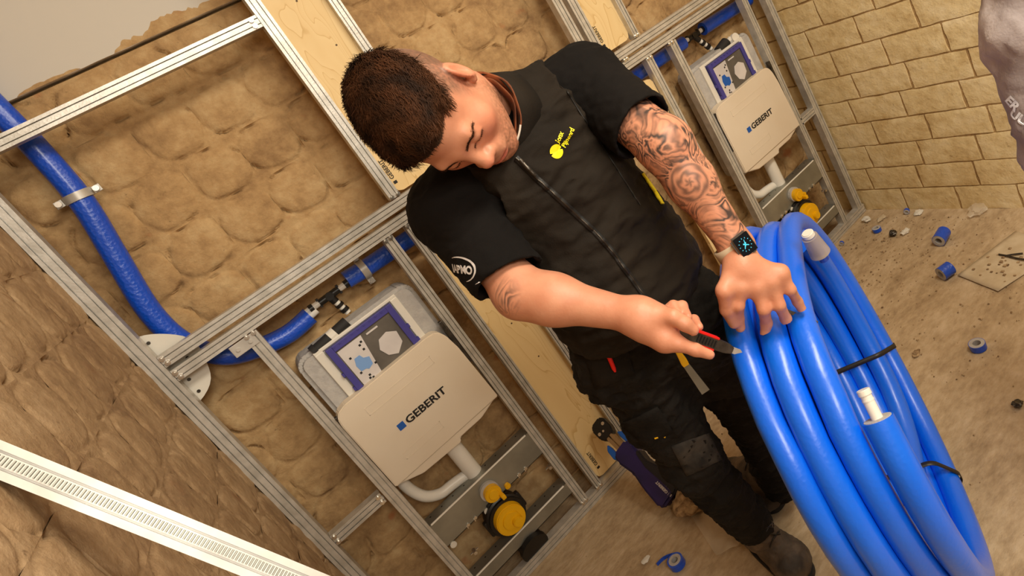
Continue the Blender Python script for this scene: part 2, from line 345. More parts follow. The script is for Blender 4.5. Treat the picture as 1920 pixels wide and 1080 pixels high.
# rough rounded blocks: every cell of the wall is one lumpy block with its own joint; 14 shapes shared
def block_mesh(k, w, h, res=30, amp=0.009, groove=0.021, material=None):
    r = np.random.default_rng(100 + k); u = np.linspace(-0.5, 0.5, res); U, Vv = np.meshgrid(u, u)
    ph = r.uniform(0, 9, 4); ang = np.arctan2(Vv, U)
    rad = 0.93 + 0.05 * np.sin(2 * ang + ph[0]) + 0.035 * np.sin(3 * ang + ph[1]) + 0.02 * np.sin(5 * ang + ph[2])
    p = 3.0; s = (np.abs(2 * U) ** p + np.abs(2 * Vv) ** p) ** (1 / p) / rad
    dome = amp * np.clip(1 - s ** 4, 0, 1) ** 0.55 - 0.002 * np.exp(-((s - 1.0) / 0.05) ** 2)
    nz = np.array([noise.fractal(Vector((a * 4 + k * 7, b * 4, k)), 0.9, 2.1, 4) for a, b in zip(U.ravel(), Vv.ravel())]).reshape(U.shape)
    gm = np.clip(np.array([noise.noise(Vector((math.cos(a) * 1.7 + k * 3.1, math.sin(a) * 1.7, k * 1.7))) for a in ang.ravel()]).reshape(U.shape) * 3.4 - 0.25, 0, 1)
    gr = groove * gm * np.exp(-((s - 1.03) / 0.035) ** 2)
    edge = np.clip((0.5 - np.maximum(np.abs(U), np.abs(Vv))) / 0.06, 0, 1)
    z = dome + nz * 0.0018 * edge - gr * np.clip(edge * 3, 0, 1)
    v = np.stack([U.ravel() * w, Vv.ravel() * h, z.ravel()], 1); i = np.arange(res * res).reshape(res, res)
    f = np.stack([i[:-1, :-1].ravel(), i[:-1, 1:].ravel(), i[1:, 1:].ravel(), i[1:, :-1].ravel()], 1)
    me = np_mesh('block', v, f); me.polygons.foreach_set('use_smooth', [True] * len(f)); me.materials.append(material); return me
PW, PH = 0.145, 0.142
BM = [block_mesh(k, PW, PH, material=M_BLOCK) for k in range(14)]
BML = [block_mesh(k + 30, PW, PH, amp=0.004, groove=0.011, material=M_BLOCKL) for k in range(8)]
def place_piece(me, name, parent, loc, rot):
    o = bpy.data.objects.new(name, me); COL.objects.link(o); o.parent = parent; o.location = loc; o.rotation_euler = rot; return o
row = 0; z0 = 0.045
for j in range(-1, 14):
    zc = 1.67 - (11 - j) * PH
    if zc < 0.0: continue
    off = (0.012, -0.02, 0.03, -0.035, 0.0)[j % 5]
    for i in range(-4, 17):
        xc = 0.063 + i * PW + off
        if xc < XL - 0.15 or xc > XR + 0.12 or zc > 1.93: continue
        o = place_piece(random.choice(BM), 'block', wb, (xc, YB, zc), (math.pi / 2, 0, 0))
        o.scale = (random.choice((-1, 1)), 1, 1)
for j in range(-1, 14):
    zc = 0.18 + j * PH
    for i in range(-1, 15):
        yc = YB - 0.07 - i * PW - (0.07 if j % 2 else 0)
        if yc < 0.1: continue
        o = place_piece(random.choice(BML), 'block', wl, (XL, yc, zc), (math.pi / 2, 0, math.pi / 2)); o.scale = (random.choice((-1, 1)), 1, 1)
for k, (lo, hi) in enumerate((((-0.5, YB - 0.002, 1.97), (2.3, YB + 0.03, 2.72)),)): pass
# plaster above the bare blocks: ragged lower edge, a skim of 12 mm
pts = []; xx = np.linspace(-0.34, 2.1, 90)
for x in xx: pts.append((x, 1.890 + 0.0012 * noise.noise(Vector((x * 17, 0, 0)))))
mb = MB(); mb.prism(pts + [(2.1, 2.72), (-0.34, 2.72)], YB - 0.014, YB + 0.02); pl = mb.done('plaster', M_PLASTER, wb, label='smooth off-white plaster above the bare blocks')
for k, (xa, xb, hh) in enumerate(((0.06, 0.17, .022), (0.13, 0.30, .045), (0.24, 0.42, .034), (-0.16, -0.02, .010))):
    up_ = []
    for i in range(21):
        t = i / 20; up_.append((xb + (xa - xb) * t, 1.892 + hh * (math.sin(math.pi * t) ** .6) * (0.7 + 0.5 * noise.noise(Vector((t * 5 + k * 3, k, 0))) + .25 * noise.noise(Vector((t * 17, k, 1))))))
    mb = MB(); mb.prism([(xa, 1.8905), (xb, 1.8905)] + up_[1:-1], YB - 0.0150 - .0003 * k, YB - .012); mb.done('mortar_smear', M_BLOCK, wb)

# right wall: real bricks, 112 mm courses
def brick_mesh(k, w, h):
    r = np.random.default_rng(k + 900); nu, nv = 16, 10; u = np.linspace(-0.5, 0.5, nu); v = np.linspace(-0.5, 0.5, nv); U, Vv = np.meshgrid(u, v)
    mg = 0.0035
    X = U * (w - 2 * mg); Z = Vv * (h - 2 * mg)
    X += 0.0035 * np.array([noise.noise(Vector((k, b * 3, a))) for a, b in zip(U.ravel(), Vv.ravel())]).reshape(U.shape) * (np.abs(U) * 2) ** 4
    Z += 0.004 * np.array([noise.noise(Vector((a * 4, k * 2.3, b))) for a, b in zip(U.ravel(), Vv.ravel())]).reshape(U.shape) * (np.abs(Vv) * 2) ** 4
    nz = np.array([noise.fractal(Vector((a * 3 + k * 5, b * 2, k)), 0.8, 2.2, 5) for a, b in zip(U.ravel(), Vv.ravel())]).reshape(U.shape)
    e = np.minimum((0.5 - np.abs(U)) * w, (0.5 - np.abs(Vv)) * h)
    H = 0.0105 - 0.0012 * np.exp(-e / 0.003) + nz * 0.0022
    rim = (np.maximum(np.abs(U), np.abs(Vv)) > 0.499)
    vv = np.stack([X.ravel(), Z.ravel(), H.ravel()], 1); i = np.arange(nu * nv).reshape(nv, nu)
    f = np.stack([i[:-1, :-1].ravel(), i[:-1, 1:].ravel(), i[1:, 1:].ravel(), i[1:, :-1].ravel()], 1).tolist()
    loop = list(i[0, :]) + list(i[1:, -1]) + list(i[-1, -2::-1]) + list(i[-2:0:-1, 0]); base = len(vv)
    vv = np.vstack([vv, vv[loop] * [1.0, 1.0, 0] + [0, 0, -0.004]])
    for q in range(len(loop)): f.append([loop[q], base + q, base + (q + 1) % len(loop), loop[(q + 1) % len(loop)]])
    me = np_mesh('brick', vv, f); me.polygons.foreach_set('use_smooth', [q < (nu - 1) * (nv - 1) for q in range(len(f))]); me.set_sharp_from_angle(angle=math.radians(35)); me.materials.append(M_BRICK); return me
RM = [brick_mesh(k, 0.235, 0.112) for k in range(9)]
phase = {0: 1.69, 1: 1.82, 2: 1.775, 3: 1.70, 4: 1.765, 5: 1.70, 6: 1.755, 7: 1.83, 8: 1.73, 9: 1.80, 10: 1.72, 11: 1.82}
for j in range(0, 13):
    zc = 0.05 + j * 0.1115; p0 = phase.get(j, 1.7)
    for i in range(-2, 9):
        yc = p0 + 0.1175 - 0.2375 * i
        if yc > YB + 0.12 or yc < 0.1: continue
        o = place_piece(RM[(i * 5 + j * 3) % 9], 'brick', wr, (XR + 0.008, yc, zc), (math.pi / 2, 0, -math.pi / 2))
        o.scale = (random.choice((-1, 1)), 1, 1)

# ------------------------------------------------------------------ metal profiles
def prof_pts(w, dp):
    h = w / 2; a = h * 0.36; g = 0.0026
    return [(-h, 0), (-a - g, 0), (-a - g, .009), (-a, .009), (-a, .001), (a, .001), (a, .009), (a + g, .009), (a + g, 0), (h, 0), (h, dp), (h - .009, dp), (h - .009, dp - .002), (h - .002, dp - .002), (h - .002, .0105), (-h + .002, .0105), (-h + .002, dp - .002), (-h + .009, dp - .002), (-h + .009, dp), (-h, dp)]
def profile(mb, p0, p1, front, w=0.032, dp=0.03):
    p0 = Vector(p0); p1 = Vector(p1); t = (p1 - p0).normalized(); f = Vector(front); f = (f - t * f.dot(t)).normalized(); s = t.cross(f)
    pp = prof_pts(w, dp); A = [mb.bm.verts.new(p0 + s * u - f * v) for u, v in pp]; B = [mb.bm.verts.new(p1 + s * u - f * v) for u, v in pp]; n = len(pp)
    for i in range(n): mb.bm.faces.new((A[i], A[(i + 1) % n], B[(i + 1) % n], B[i]))
    mb.bm.faces.new(A); mb.bm.faces.new(B)
    return mb
YF = 1.90
frame = empty('installation_frame', (0.9, YF, 0), 'grey galvanised steel stud frame standing along the rough block wall', 'frame')
def pf(name, p0, p1, w=0.032, dp=0.032): return profile(MB(), p0, p1, (0, -1, 0), w, dp).done(name, M_STEEL, frame)
pf('stud', (-0.317, YF, 0.036), (-0.317, YF, 2.3), 0.036, 0.04)
for x, w in ((0.367, 0.026), (0.539, 0.024), (1.399, 0.032), (2.064, 0.034)): pf('stud', (x, YF, 0.038), (x, YF, 1.150), w)
for x, w in ((0.383, 0.032), (0.560, 0.028), (1.178, 0.034), (1.230, 0.034), (1.397, 0.026), (2.064, 0.034)): pf('stud', (x, YF, 1.232), (x, YF, 2.3), w)
for x0, x1, z, w in ((-0.298, 2.05, 1.213, 0.032), (-0.298, 2.05, 1.169, 0.032), (-0.298, 0.366, 1.792, 0.032), (-0.298, 2.09, 0.019, 0.038), (-0.298, -0.140, 0.556, 0.034), (1.948, 2.046, 0.556, 0.030)):
    pf('rail', (x0, YF, z), (x1, YF, z), w)
def bolt(x, z, r=0.0065):
    m = MB(); m.cyl((x, YF - 0.006, z), (x, YF + 0.012, z), r, n=10, bevel=0.0015); m.cyl((x, YF - 0.008, z), (x, YF - 0.004, z), r * 0.5, n=6); m.done('bolt', M_SCREW, frame)
for x, z in ((0.374, 1.238), (0.394, 1.238), (0.288, 1.147), (0.305, 1.147), (0.360, 1.147), (0.375, 1.147), (-0.292, 1.220), (-0.288, 1.205), (-0.292, 1.175), (-0.288, 1.160), (-0.128, 1.147), (-0.110, 1.147),
             (1.392, 1.147), (1.407, 1.147), (1.508, 1.147), (1.524, 1.147), (0.552, 1.238), (0.568, 1.238), (1.392, 1.238), (1.404, 1.238), (0.350, 1.80), (0.350, 1.784), (-0.150, 0.566), (-0.150, 0.546), (-0.290, 0.566), (-0.290, 0.546),
             (1.300, 1.190), (1.312, 1.190), (0.290, 0.040), (0.304, 0.040), (0.358, 0.040), (0.374, 0.040)): bolt(x, z)
# angle bracket under the rail and foot plate on the floor
m = MB(); m.box((-0.175, YF - 0.002, 1.118), (-0.112, YF + 0.002, 1.150), 0.001); m.cyl((-0.160, YF - 0.006, 1.134), (-0.160, YF + 0.004, 1.134), 0.005, n=10); m.cyl((-0.127, YF - 0.006, 1.134), (-0.127, YF + 0.004, 1.134), 0.005, n=10); m.done('bracket', M_STEELW, frame)
m = MB(); m.box((0.515, YF - 0.045, 0.0), (0.60, YF - 0.001, 0.03), 0.002)
for k in range(5): m.box((0.520 + k * 0.016, YF - 0.048, 0.004), (0.526 + k * 0.016, YF - 0.044, 0.026))
m.done('foot_bracket', M_STEEL, frame)
# round wall plates behind the left stud
c = (-0.300, 1.955, 1.182); m = MB()
th = np.linspace(-math.pi * 0.5, math.pi * 0.5, 24)
m.prism([(c[0] - 0.033 + 0.108 * math.cos(t) * (1 + 0.04 * math.sin(5 * t)), c[2] + 0.112 * math.sin(t)) for t in th], 1.950, 1.953)
wp = m.done('wall_plate', M_WHITE); wp['label'] = 'round white mounting plate behind the left steel stud'; wp['category'] = 'plate'
for a, r in ((1.15, 0.09), (0.75, 0.06), (0.35, 0.09), (-0.35, 0.09), (-0.8, 0.065), (-1.1, 0.095), (0.0, 0.075)):
    m = MB(); m.cyl((c[0] - 0.033 + r * math.cos(a), 1.9485, c[2] + r * math.sin(a)), (c[0] - 0.033 + r * math.cos(a), 1.951, c[2] + r * math.sin(a)), 0.0045, n=8); m.done('screw_hole', M_KNIFE, wp)

# loose profile leaning in the foreground
a0 = Vector(P(0, 862, 0.70)); a1 = Vector(P(538, 1080, 0.78)); t = (a1 - a0).normalized()
s0 = a0 - t * ((a0.x - (XL + 0.014)) / t.x) if t.x > 0 else a0
s1 = a0 + t * ((0.03 - a0.z) / t.z)
fd = -(Vector(P(270, 955, 0.75)) - Vector((0, 0, CAMZ))).normalized()
m = profile(MB(), s0, s1, fd, 0.0335, 0.028); lp = m.done('metal_profile', M_STEELW); lp['label'] = 'bright ribbed metal profile leaning across the lower left foreground'; lp['category'] = 'profile'
f2 = (fd - t * fd.dot(t)).normalized(); sd = t.cross(f2); m = MB(); nT = int((s1 - s0).length / 0.0042)
vv = []; fc = []
for k in range(nT):
    q = s0 + t * (0.002 + k * 0.0042); b = len(vv)
    for (du, dt, dv) in ((-.0045, 0, .0008), (.0045, 0, .0008), (.0045, .0024, .0008), (-.0045, .0024, .0008), (-.0045, .0006, -.0008), (.0045, .0006, -.0008), (.0045, .0018, -.0008), (-.0045, .0018, -.0008)):
        vv.append(list(q + sd * du + t * dt - f2 * dv))
    fc += [[b + 4, b + 5, b + 6, b + 7], [b, b + 1, b + 5, b + 4], [b + 2, b + 3, b + 7, b + 6], [b + 1, b + 2, b + 6, b + 5], [b + 3, b, b + 4, b + 7]]
sr = link_mesh('serration', np_mesh('serration', vv, fc), M_PLATE, lp); sr['kind'] = 'stuff'; sr['label'] = 'fine knurled strip along the middle'

# ------------------------------------------------------------------ plywood boards
def board(x0, x1, z0, z1, label, stampz, y=YF + 0.022, stampx=None, holes=()):
    r = 0.02; poly = [(x0, z0 + r), (x0 + r * .3, z0 + r * .3), (x0 + r, z0), (x1 - r, z0), (x1 - r * .3, z0 + r * .3), (x1, z0 + r), (x1, z1 - r), (x1 - r * .3, z1 - r * .3), (x1 - r, z1), (x0 + r, z1), (x0 + r * .3, z1 - r * .3), (x0, z1 - r)]
    m = MB(); m.prism(poly, y, y + 0.018); b = m.done('plywood_board', M_PLY); b['label'] = label; b['category'] = 'board'; b['group'] = 'plywood backing boards in the frame'
    v, f = text_verts('GEBERIT', 0.017, 0.0004); sx = stampx if stampx is not None else x0 + 0.018
    if stampz is not None:
        decal('stamp', v, f, (sx, y, stampz + 0.016), (0, 0, 1), (-1, 0, 0), M_INK, b, label='small black stamped lettering')
        decal('stamp_square', [[0, 0, 0], [.009, 0, 0], [.009, .011, 0], [0, .011, 0]], [[0, 1, 2, 3]], (sx, y, stampz), (0, 0, 1), (-1, 0, 0), M_INK, b)
    for hx, hz in holes:
        m = MB(); m.cyl((hx, y - 0.0008, hz), (hx, y + 0.002, hz), 0.0028, n=8); m.done('screw_hole', M_INKB, b)
    return b
board(0.400, 0.546, 1.236, 2.4, 'tall plywood board between two studs behind the man\'s head', 1.262, holes=((0.48, 1.80), (0.50, 1.66)))
board(0.384, 0.532, 0.044, 1.10, 'lower plywood board under the man\'s bare forearm, tool leaning on it', 0.075, stampx=0.412, holes=((0.42, 0.86), (0.45, 0.70), (0.475, 0.715), (0.46, 0.55)))
board(1.250, 1.384, 1.240, 2.4, 'plywood board at the top edge, right of the man\'s raised shoulder', 1.262, stampx=1.275)
board(1.260, 1.380, 0.044, 1.085, 'narrow plywood board between the tattooed arm and the right cistern module', None)
v, f = text_verts('GEBERIT', 0.017, 0.0004)

# ------------------------------------------------------------------ cistern modules
def lo_flat(mb, pts, y0, y1, bev=0.0): mb.prism(pts, y0, y1, bevel=bev); return mb
def rrect(x0, x1, z0, z1, r, n=5):
    out = []
    for cx, cz, a0 in ((x1 - r, z1 - r, 0), (x0 + r, z1 - r, 90), (x0 + r, z0 + r, 180), (x1 - r, z0 + r, 270)):
        for k in range(n + 1):
            a = math.radians(a0 + 90 * k / n); out.append((cx + r * math.cos(a), cz + r * math.sin(a)))
    return out
def module(X, label, variant):
    R = empty('cistern_module', (X, YF, 0), label, 'cistern', 'wall frame cistern modules')
    def D(mb, name, mt, lab=None, smooth=False, parent=None): return mb.done(name, mt, parent or R, smooth=smooth, label=lab, xf=Matrix.Translation((X, 0, 0)))
    for sx, w in ((-0.118, 0.034), (0.298, 0.030)):
        D(profile(MB(), (sx, YF, 0.038), (sx, YF, 1.150), (0, -1, 0), w, 0.034), 'stud', M_STEEL)
    # tank in grey foam
    m = MB(); m.prism(rrect(-0.092, 0.276, 0.53, 1.012, 0.035), YF + 0.030, YF + 0.130, bevel=0.012)
    tank = D(m, 'tank', M_GREYPL, 'light grey foam-clad water tank', True)
    m = MB(); m.box((-0.040, YF + 0.022, 0.70), (-0.016, YF + 0.034, 0.995), 0.002); m.box((0.200, YF + 0.022, 0.70), (0.222, YF + 0.034, 0.995), 0.002); m.box((-0.040, YF + 0.024, 0.994), (0.222, YF + 0.034, 1.004), 0.002)
    D(m, 'inner_rim', M_WHITE, parent=tank)
    # instruction frame
    m = MB(); bx0, bx1, bz0, bz1, t = -0.012, 0.196, 0.74, 0.992, 0.018
    m.box((bx0, YF + 0.010, bz0), (bx0 + t, YF + 0.026, bz1), 0.001); m.box((bx1 - t, YF + 0.010, bz0), (bx1, YF + 0.026, bz1), 0.001); m.box((bx0 + t, YF + 0.010, bz1 - t), (bx1 - t, YF + 0.026, bz1), 0.001)
    for k in range(3): m.box((bx0 - 0.006, YF + 0.012, 0.80 + k * 0.05), (bx0 + 0.001, YF + 0.022, 0.812 + k * 0.05)); m.box((bx1 - 0.001, YF + 0.012, 0.80 + k * 0.05), (bx1 + 0.006, YF + 0.022, 0.812 + k * 0.05))
    for k in range(9): m.box((bx0 + 0.02 + k * 0.019, YF + 0.008, bz1 - 0.006), (bx0 + 0.026 + k * 0.019, YF + 0.012, bz1 - 0.002))
    ifr = D(m, 'instruction_frame', M_PURP, 'violet-blue plastic frame around a printed sheet')
    y = YF + 0.016
    m = MB(); m.box((bx0 + t, y, 0.74), (bx1 - t, y + 0.004, bz1 - t)); D(m, 'printed_sheet', M_PHOTOD, 'dark printed sheet', parent=ifr)
    m = MB(); m.prism([(bx0 + t + 0.003, 0.969), (0.083, 0.969), (0.060, 0.80), (bx0 + t + 0.003, 0.80)], y - 0.0012, y); D(m, 'light_panel', M_PHOTOL, 'pale half of the print', parent=ifr)
    m = MB(); m.prism([(0.024, 0.905), (0.032, 0.925), (0.048, 0.925), (0.052, 0.912), (0.066, 0.905), (0.062, 0.882), (0.046, 0.876), (0.040, 0.882), (0.026, 0.884)], y - 0.0022, y - 0.001); D(m, 'blue_symbol', M_LBLUE if variant == 0 else M_BLUEP, parent=ifr)
    for (u, w) in ((0.022, 0.930), (0.064, 0.928), (0.020, 0.878), (0.066, 0.876), (0.070, 0.950), (0.062, 0.944), (0.030, 0.850), (0.038, 0.846), (0.034, 0.858)):
        m = MB(); m.box((u, y - 0.002, w), (u + 0.006, y - 0.001, w + 0.006)); D(m, 'printed_mark', M_INK, parent=ifr)
    m = MB(); m.prism([(0.098, 0.900), (0.112, 0.926), (0.140, 0.932), (0.164, 0.915), (0.160, 0.880), (0.132, 0.858), (0.108, 0.872)], y - 0.0022, y - 0.0005, bevel=0.0004); D(m, 'pictured_bowl', M_PHOTOL, parent=ifr)
    m = MB(); m.prism([(0.096, 0.958), (0.132, 0.958), (0.132, 0.963), (0.096, 0.963)], y - 0.002, y - 0.0005); D(m, 'white_line', M_PHOTOL, parent=ifr)
    # cover
    m = MB(); cp = [(-0.098, 0.556), (-0.100, 0.80), (-0.097, 0.822), (-0.086, 0.838), (-0.06, 0.846), (0.215, 0.851), (0.238, 0.848), (0.252, 0.838), (0.262, 0.815), (0.270, 0.764), (0.277, 0.556)]
    m.prism(cp, YF - 0.012, YF + 0.030, bevel=0.003); cov = D(m, 'cover', M_COVER, 'cream service cover with black lettering')
    m = MB(); m.prism([(-0.094, 0.557), (-0.02, 0.528), (0.112, 0.521), (0.118, 0.535), (0.20, 0.535), (0.272, 0.557)], YF - 0.006, YF + 0.09, bevel=0.003); D(m, 'lower_shell', M_COVER)
    for (q0, q1, q2, q3) in ((-0.03, 0.19, 0.775, 0.80), (-0.03, 0.10, 0.60, 0.622)):
        m = MB(); m.box((q0, YF - 0.0128, q2), (q1, YF - 0.0120, q2 + 0.0016)); m.box((q0, YF - 0.0128, q3), (q1, YF - 0.0120, q3 + 0.0016)); m.box((q0, YF - 0.0128, q2), (q0 + 0.0016, YF - 0.012, q3)); m.box((q1 - 0.0016, YF - 0.0128, q2), (q1, YF - 0.012, q3 + 0.0016)); D(m, 'embossed_line', M_COVER, parent=cov)
    v, f = text_verts('GEBERIT', 0.0315, 0.0009); w = v[:, 0].max()
    v[:, 0] *= 0.137 / w
    decal('lettering', v, f, (X + 0.031, YF - 0.0125, 0.6805), (1, 0, 0), (0, 0, 1), M_INK, cov)
    decal('logo_square', [[0, 0, 0], [.021, 0, 0], [.021, .021, 0], [0, .021, 0]], [[0, 1, 2, 3]], (X + 0.004, YF - 0.0125, 0.680), (1, 0, 0), (0, 0, 1), M_BLUEP, cov)
    m = MB(); m.box((-0.101, YF - 0.006, 0.66), (-0.094, YF + 0.012, 0.83), 0.001); D(m, 'side_clip', M_KNIFE, parent=cov)
    m = MB(); m.box((0.268, YF - 0.006, 0.70), (0.278, YF + 0.012, 0.86), 0.001); D(m, 'side_clip', M_KNIFE, parent=cov)
    # flush pipe and water bend
    m = MB(); m.cyl((0.088, YF + 0.05, 0.54), (0.088, YF + 0.05, 0.30), 0.026, n=24); D(m, 'flush_pipe', M_WHITEP, smooth=True)
    m = MB(); m.tube(spline([(-0.078, YF + 0.06, 0.57), (-0.080, YF + 0.06, 0.50), (-0.062, YF + 0.06, 0.440), (-0.025, YF + 0.06, 0.408), (0.015, YF + 0.06, 0.402), (0.055, YF + 0.06, 0.396), (0.075, YF + 0.06, 0.39)], 6), 0.017, 14); D(m, 'overflow_bend', M_WHITEP, smooth=True)
    # cross plates (folded sheet, top flange going back)
    def plate(z0, z1, name, notch):
        m = MB(); m.box((-0.101, YF, z0), (0.283, YF + 0.002, z1)); m.box((-0.101, YF, z1 - 0.002), (0.283, YF + 0.052, z1)); m.box((-0.101, YF, z0), (0.283, YF + 0.014, z0 + 0.002))
        p = D(m, name, M_PLATE)
        m = MB(); m.box((-0.096, YF - 0.0022, z1 - 0.0038), (0.272, YF + 0.001, z1 + 0.0008))  # matte white strip: the highlight on the fold, put in as colour
        D(m, 'edge_highlight', M_HILITE, 'painted highlight along the folded edge', parent=p)
        for k in range(9):
            u = -0.085 + k * 0.042; m = MB(); m.cyl((u, YF + 0.035, z1 - 0.001), (u, YF + 0.035, z1 + 0.0006), 0.0028, n=8); D(m, 'punched_hole', M_INK, parent=p)
        return p
    p1 = plate(0.290, 0.385, 'upper_cross_plate', 0); p2 = plate(0.100, 0.146, 'lower_cross_plate', 1)
    for u in (-0.02, 0.008, 0.185, 0.212):
        m = MB(); m.cyl((u, YF - 0.004, 0.296), (u, YF + 0.004, 0.296), 0.005, n=10); m.box((u - 0.007, YF - 0.002, 0.286), (u - 0.004, YF + 0.004, 0.296)); D(m, 'plate_clip', M_SCREW, parent=p1)
    for u, z in ((-0.055, 0.20), (0.275, 0.225)):
        m = MB(); m.cyl((u, YF + 0.006, z), (u, YF + 0.03, z), 0.006, n=8); m.cyl((u - 0.014, YF + 0.02, z), (u + 0.014, YF + 0.02, z), 0.003, n=6); D(m, 'threaded_rod', M_SCREW)
    for u, z in ((-0.085, 0.283), (0.045, 0.283)):
        m = MB(); m.cyl((u, YF - 0.006, z), (u, YF + 0.004, z), 0.010, n=14, bevel=0.002); D(m, 'plug', M_WHITE)
    # flush outlet cap
    m = MB(); m.cyl((0.086, YF + 0.03, 0.332), (0.086, YF - 0.012, 0.332), 0.031, n=24); D(m, 'outlet_sleeve', M_GREYPL, smooth=True)
    m = MB(); m.cyl((0.088, YF + 0.0, 0.328), (0.088, YF - 0.030, 0.326), 0.027, n=24, bevel=0.002); m.cyl((0.088, YF - 0.028, 0.326), (0.088, YF - 0.034, 0.326), 0.018, 0.015, n=20)
    m.box((0.098, YF - 0.05, 0.296), (0.112, YF - 0.024, 0.312), 0.003)
    D(m, 'outlet_cap', M_YEL, 'yellow protective cap', True)
    m = MB(); m.cyl((0.136, YF + 0.0, 0.300), (0.136, YF - 0.012, 0.299), 0.0095, n=14, bevel=0.001); m.cyl((0.136, YF - 0.010, 0.299), (0.136, YF - 0.014, 0.299), 0.004, n=10); D(m, 'small_cap', M_YEL, smooth=True)
    # drain: black ribbed socket, yellow cap, bend below
    yc = YF - 0.035; m = MB(); cz = 0.232; cx = 0.080
    prof = [(0.10, 0.050), (0.04, 0.052), (0.03, 0.062), (0.012, 0.062), (0.008, 0.058), (0.002, 0.058), (-0.002, 0.066), (-0.016, 0.066), (-0.020, 0.060), (yc - YF + 0.004, 0.060)]
    ring = []
    for (dy, r) in prof: ring.append([(cx + r * math.cos(2 * math.pi * k / 28), YF + dy, cz + r * math.sin(2 * math.pi * k / 28)) for k in range(28)])
    vv = [p for rr in ring for p in rr]; fc = [[a * 28 + k, a * 28 + (k + 1) % 28, (a + 1) * 28 + (k + 1) % 28, (a + 1) * 28 + k] for a in range(len(ring) - 1) for k in range(28)]
    fc.append([(len(ring) - 1) * 28 + k for k in range(28)]); m.raw(vv, fc)
    m.box((cx - 0.070, YF - 0.012, cz - 0.03), (cx + 0.070, YF + 0.01, cz + 0.03), 0.006); m.box((cx - 0.03, YF - 0.010, cz + 0.04), (cx + 0.03, YF + 0.01, cz + 0.068), 0.006)
    D(m, 'drain_socket', M_BLACK, 'black ribbed drain socket', True)
    m = MB(); m.cyl((cx, yc + 0.01, cz), (cx, yc - 0.022, cz), 0.050, 0.048, n=32, bevel=0.003); m.cyl((cx, yc - 0.020, cz), (cx, yc - 0.027, cz), 0.030, 0.028, n=28, bevel=0.001); m.cyl((cx + 0.012, yc - 0.022, cz - 0.012), (cx + 0.012, yc - 0.040, cz - 0.012), 0.018, 0.016, n=22, bevel=0.002)
    D(m, 'drain_cap', M_YEL, 'round yellow drain cap', True)
    m = MB(); m.tube(spline([(cx, YF + 0.07, cz), (cx + 0.002, YF + 0.085, cz - 0.05), (cx + 0.004, YF + 0.07, 0.12), (cx + 0.006, YF + 0.03, 0.075), (cx + 0.006, YF + 0.005, 0.062)], 6), 0.045, 24)
    m.cyl((cx + 0.006, YF + 0.012, 0.064), (cx + 0.006, YF - 0.004, 0.058), 0.050, n=26)
    D(m, 'drain_bend', M_BLACK, 'black drain bend reaching the floor', True)
    # inlet fitting on top of the tank
    if variant == 0:
        m = MB(); m.cyl((-0.030, YF + 0.045, 1.002), (0.080, YF + 0.045, 1.016), 0.017, n=16); m.cyl((-0.036, YF + 0.045, 1.001), (-0.022, YF + 0.045, 1.004), 0.021, n=16); a = D(m, 'inlet_sleeve', M_BLACKR, smooth=True)
        m = MB(); m.cyl((0.020, YF + 0.045, 1.008), (0.040, YF + 0.045, 1.011), 0.0185, n=16); D(m, 'inlet_ring', M_WHITE, parent=a)
    else:
        m = MB(); m.cyl((0.115, YF + 0.060, 1.000), (0.170, YF + 0.060, 1.014), 0.022, n=16); a = D(m, 'inlet_sleeve', M_BLACKR, smooth=True)
        m = MB(); m.cyl((0.168, YF + 0.055, 1.008), (0.195, YF + 0.055, 1.016), 0.012, n=12); m.cyl((0.205, YF + 0.05, 1.01), (0.205, YF + 0.035, 1.012), 0.019, n=18); D(m, 'inlet_nut', M_WHITE, parent=a)
    return R
module(0.0, 'left cistern module with cream cover, fully visible below the rails', 0)
module(1.645, 'right cistern module with cream cover, beside the pale brick corner', 1)

# ------------------------------------------------------------------ blue pipes on the wall
def pipe(name, pts, r, label, printed=True):
    m = MB(); sp = spline(pts, 7); m.tube(sp, r, 20); o = m.done(name, M_BLUE, smooth=True); o['label'] = label; o['category'] = 'pipe'; return o, sp
YP = 2.005; RP = 0.0265
bp, _ = pipe('insulated_pipe', [(-0.215, YP, 2.35), (-0.212, YP, 2.1), (-0.202, YP, 1.87), (-0.198, YP, 1.76), (-0.203, YP, 1.62), (-0.228, YP, 1.48), (-0.256, YP, 1.32), (-0.248, YP, 1.21), (-0.203, YP, 1.128), (-0.137, YP, 1.091), (-0.053, YP, 1.073), (0.018, YP, 1.080)], RP, 'long blue insulated pipe curving down the block wall behind the left stud')
m = MB(); m.cyl((0.018, YP, 1.080), (0.040, YP, 1.083), 0.012, n=14); m.done('pipe_core', M_WHITEP, bp, True)
bp2, _ = pipe('insulated_pipe', [(0.150, YP, 1.103), (0.28, YP, 1.097), (0.6, YP, 1.094), (1.0, YP, 1.098), (1.3, YP, 1.104), (1.655, YP, 1.104)], RP, 'straight blue insulated pipe under the rails running behind the man')
bp3, _ = pipe('insulated_pipe', [(1.775, YP, 1.104), (1.85, YP, 1.102), (2.0, YP, 1.096), (2.07, YP, 1.095)], RP, 'short blue insulated pipe above the right cistern at the corner')
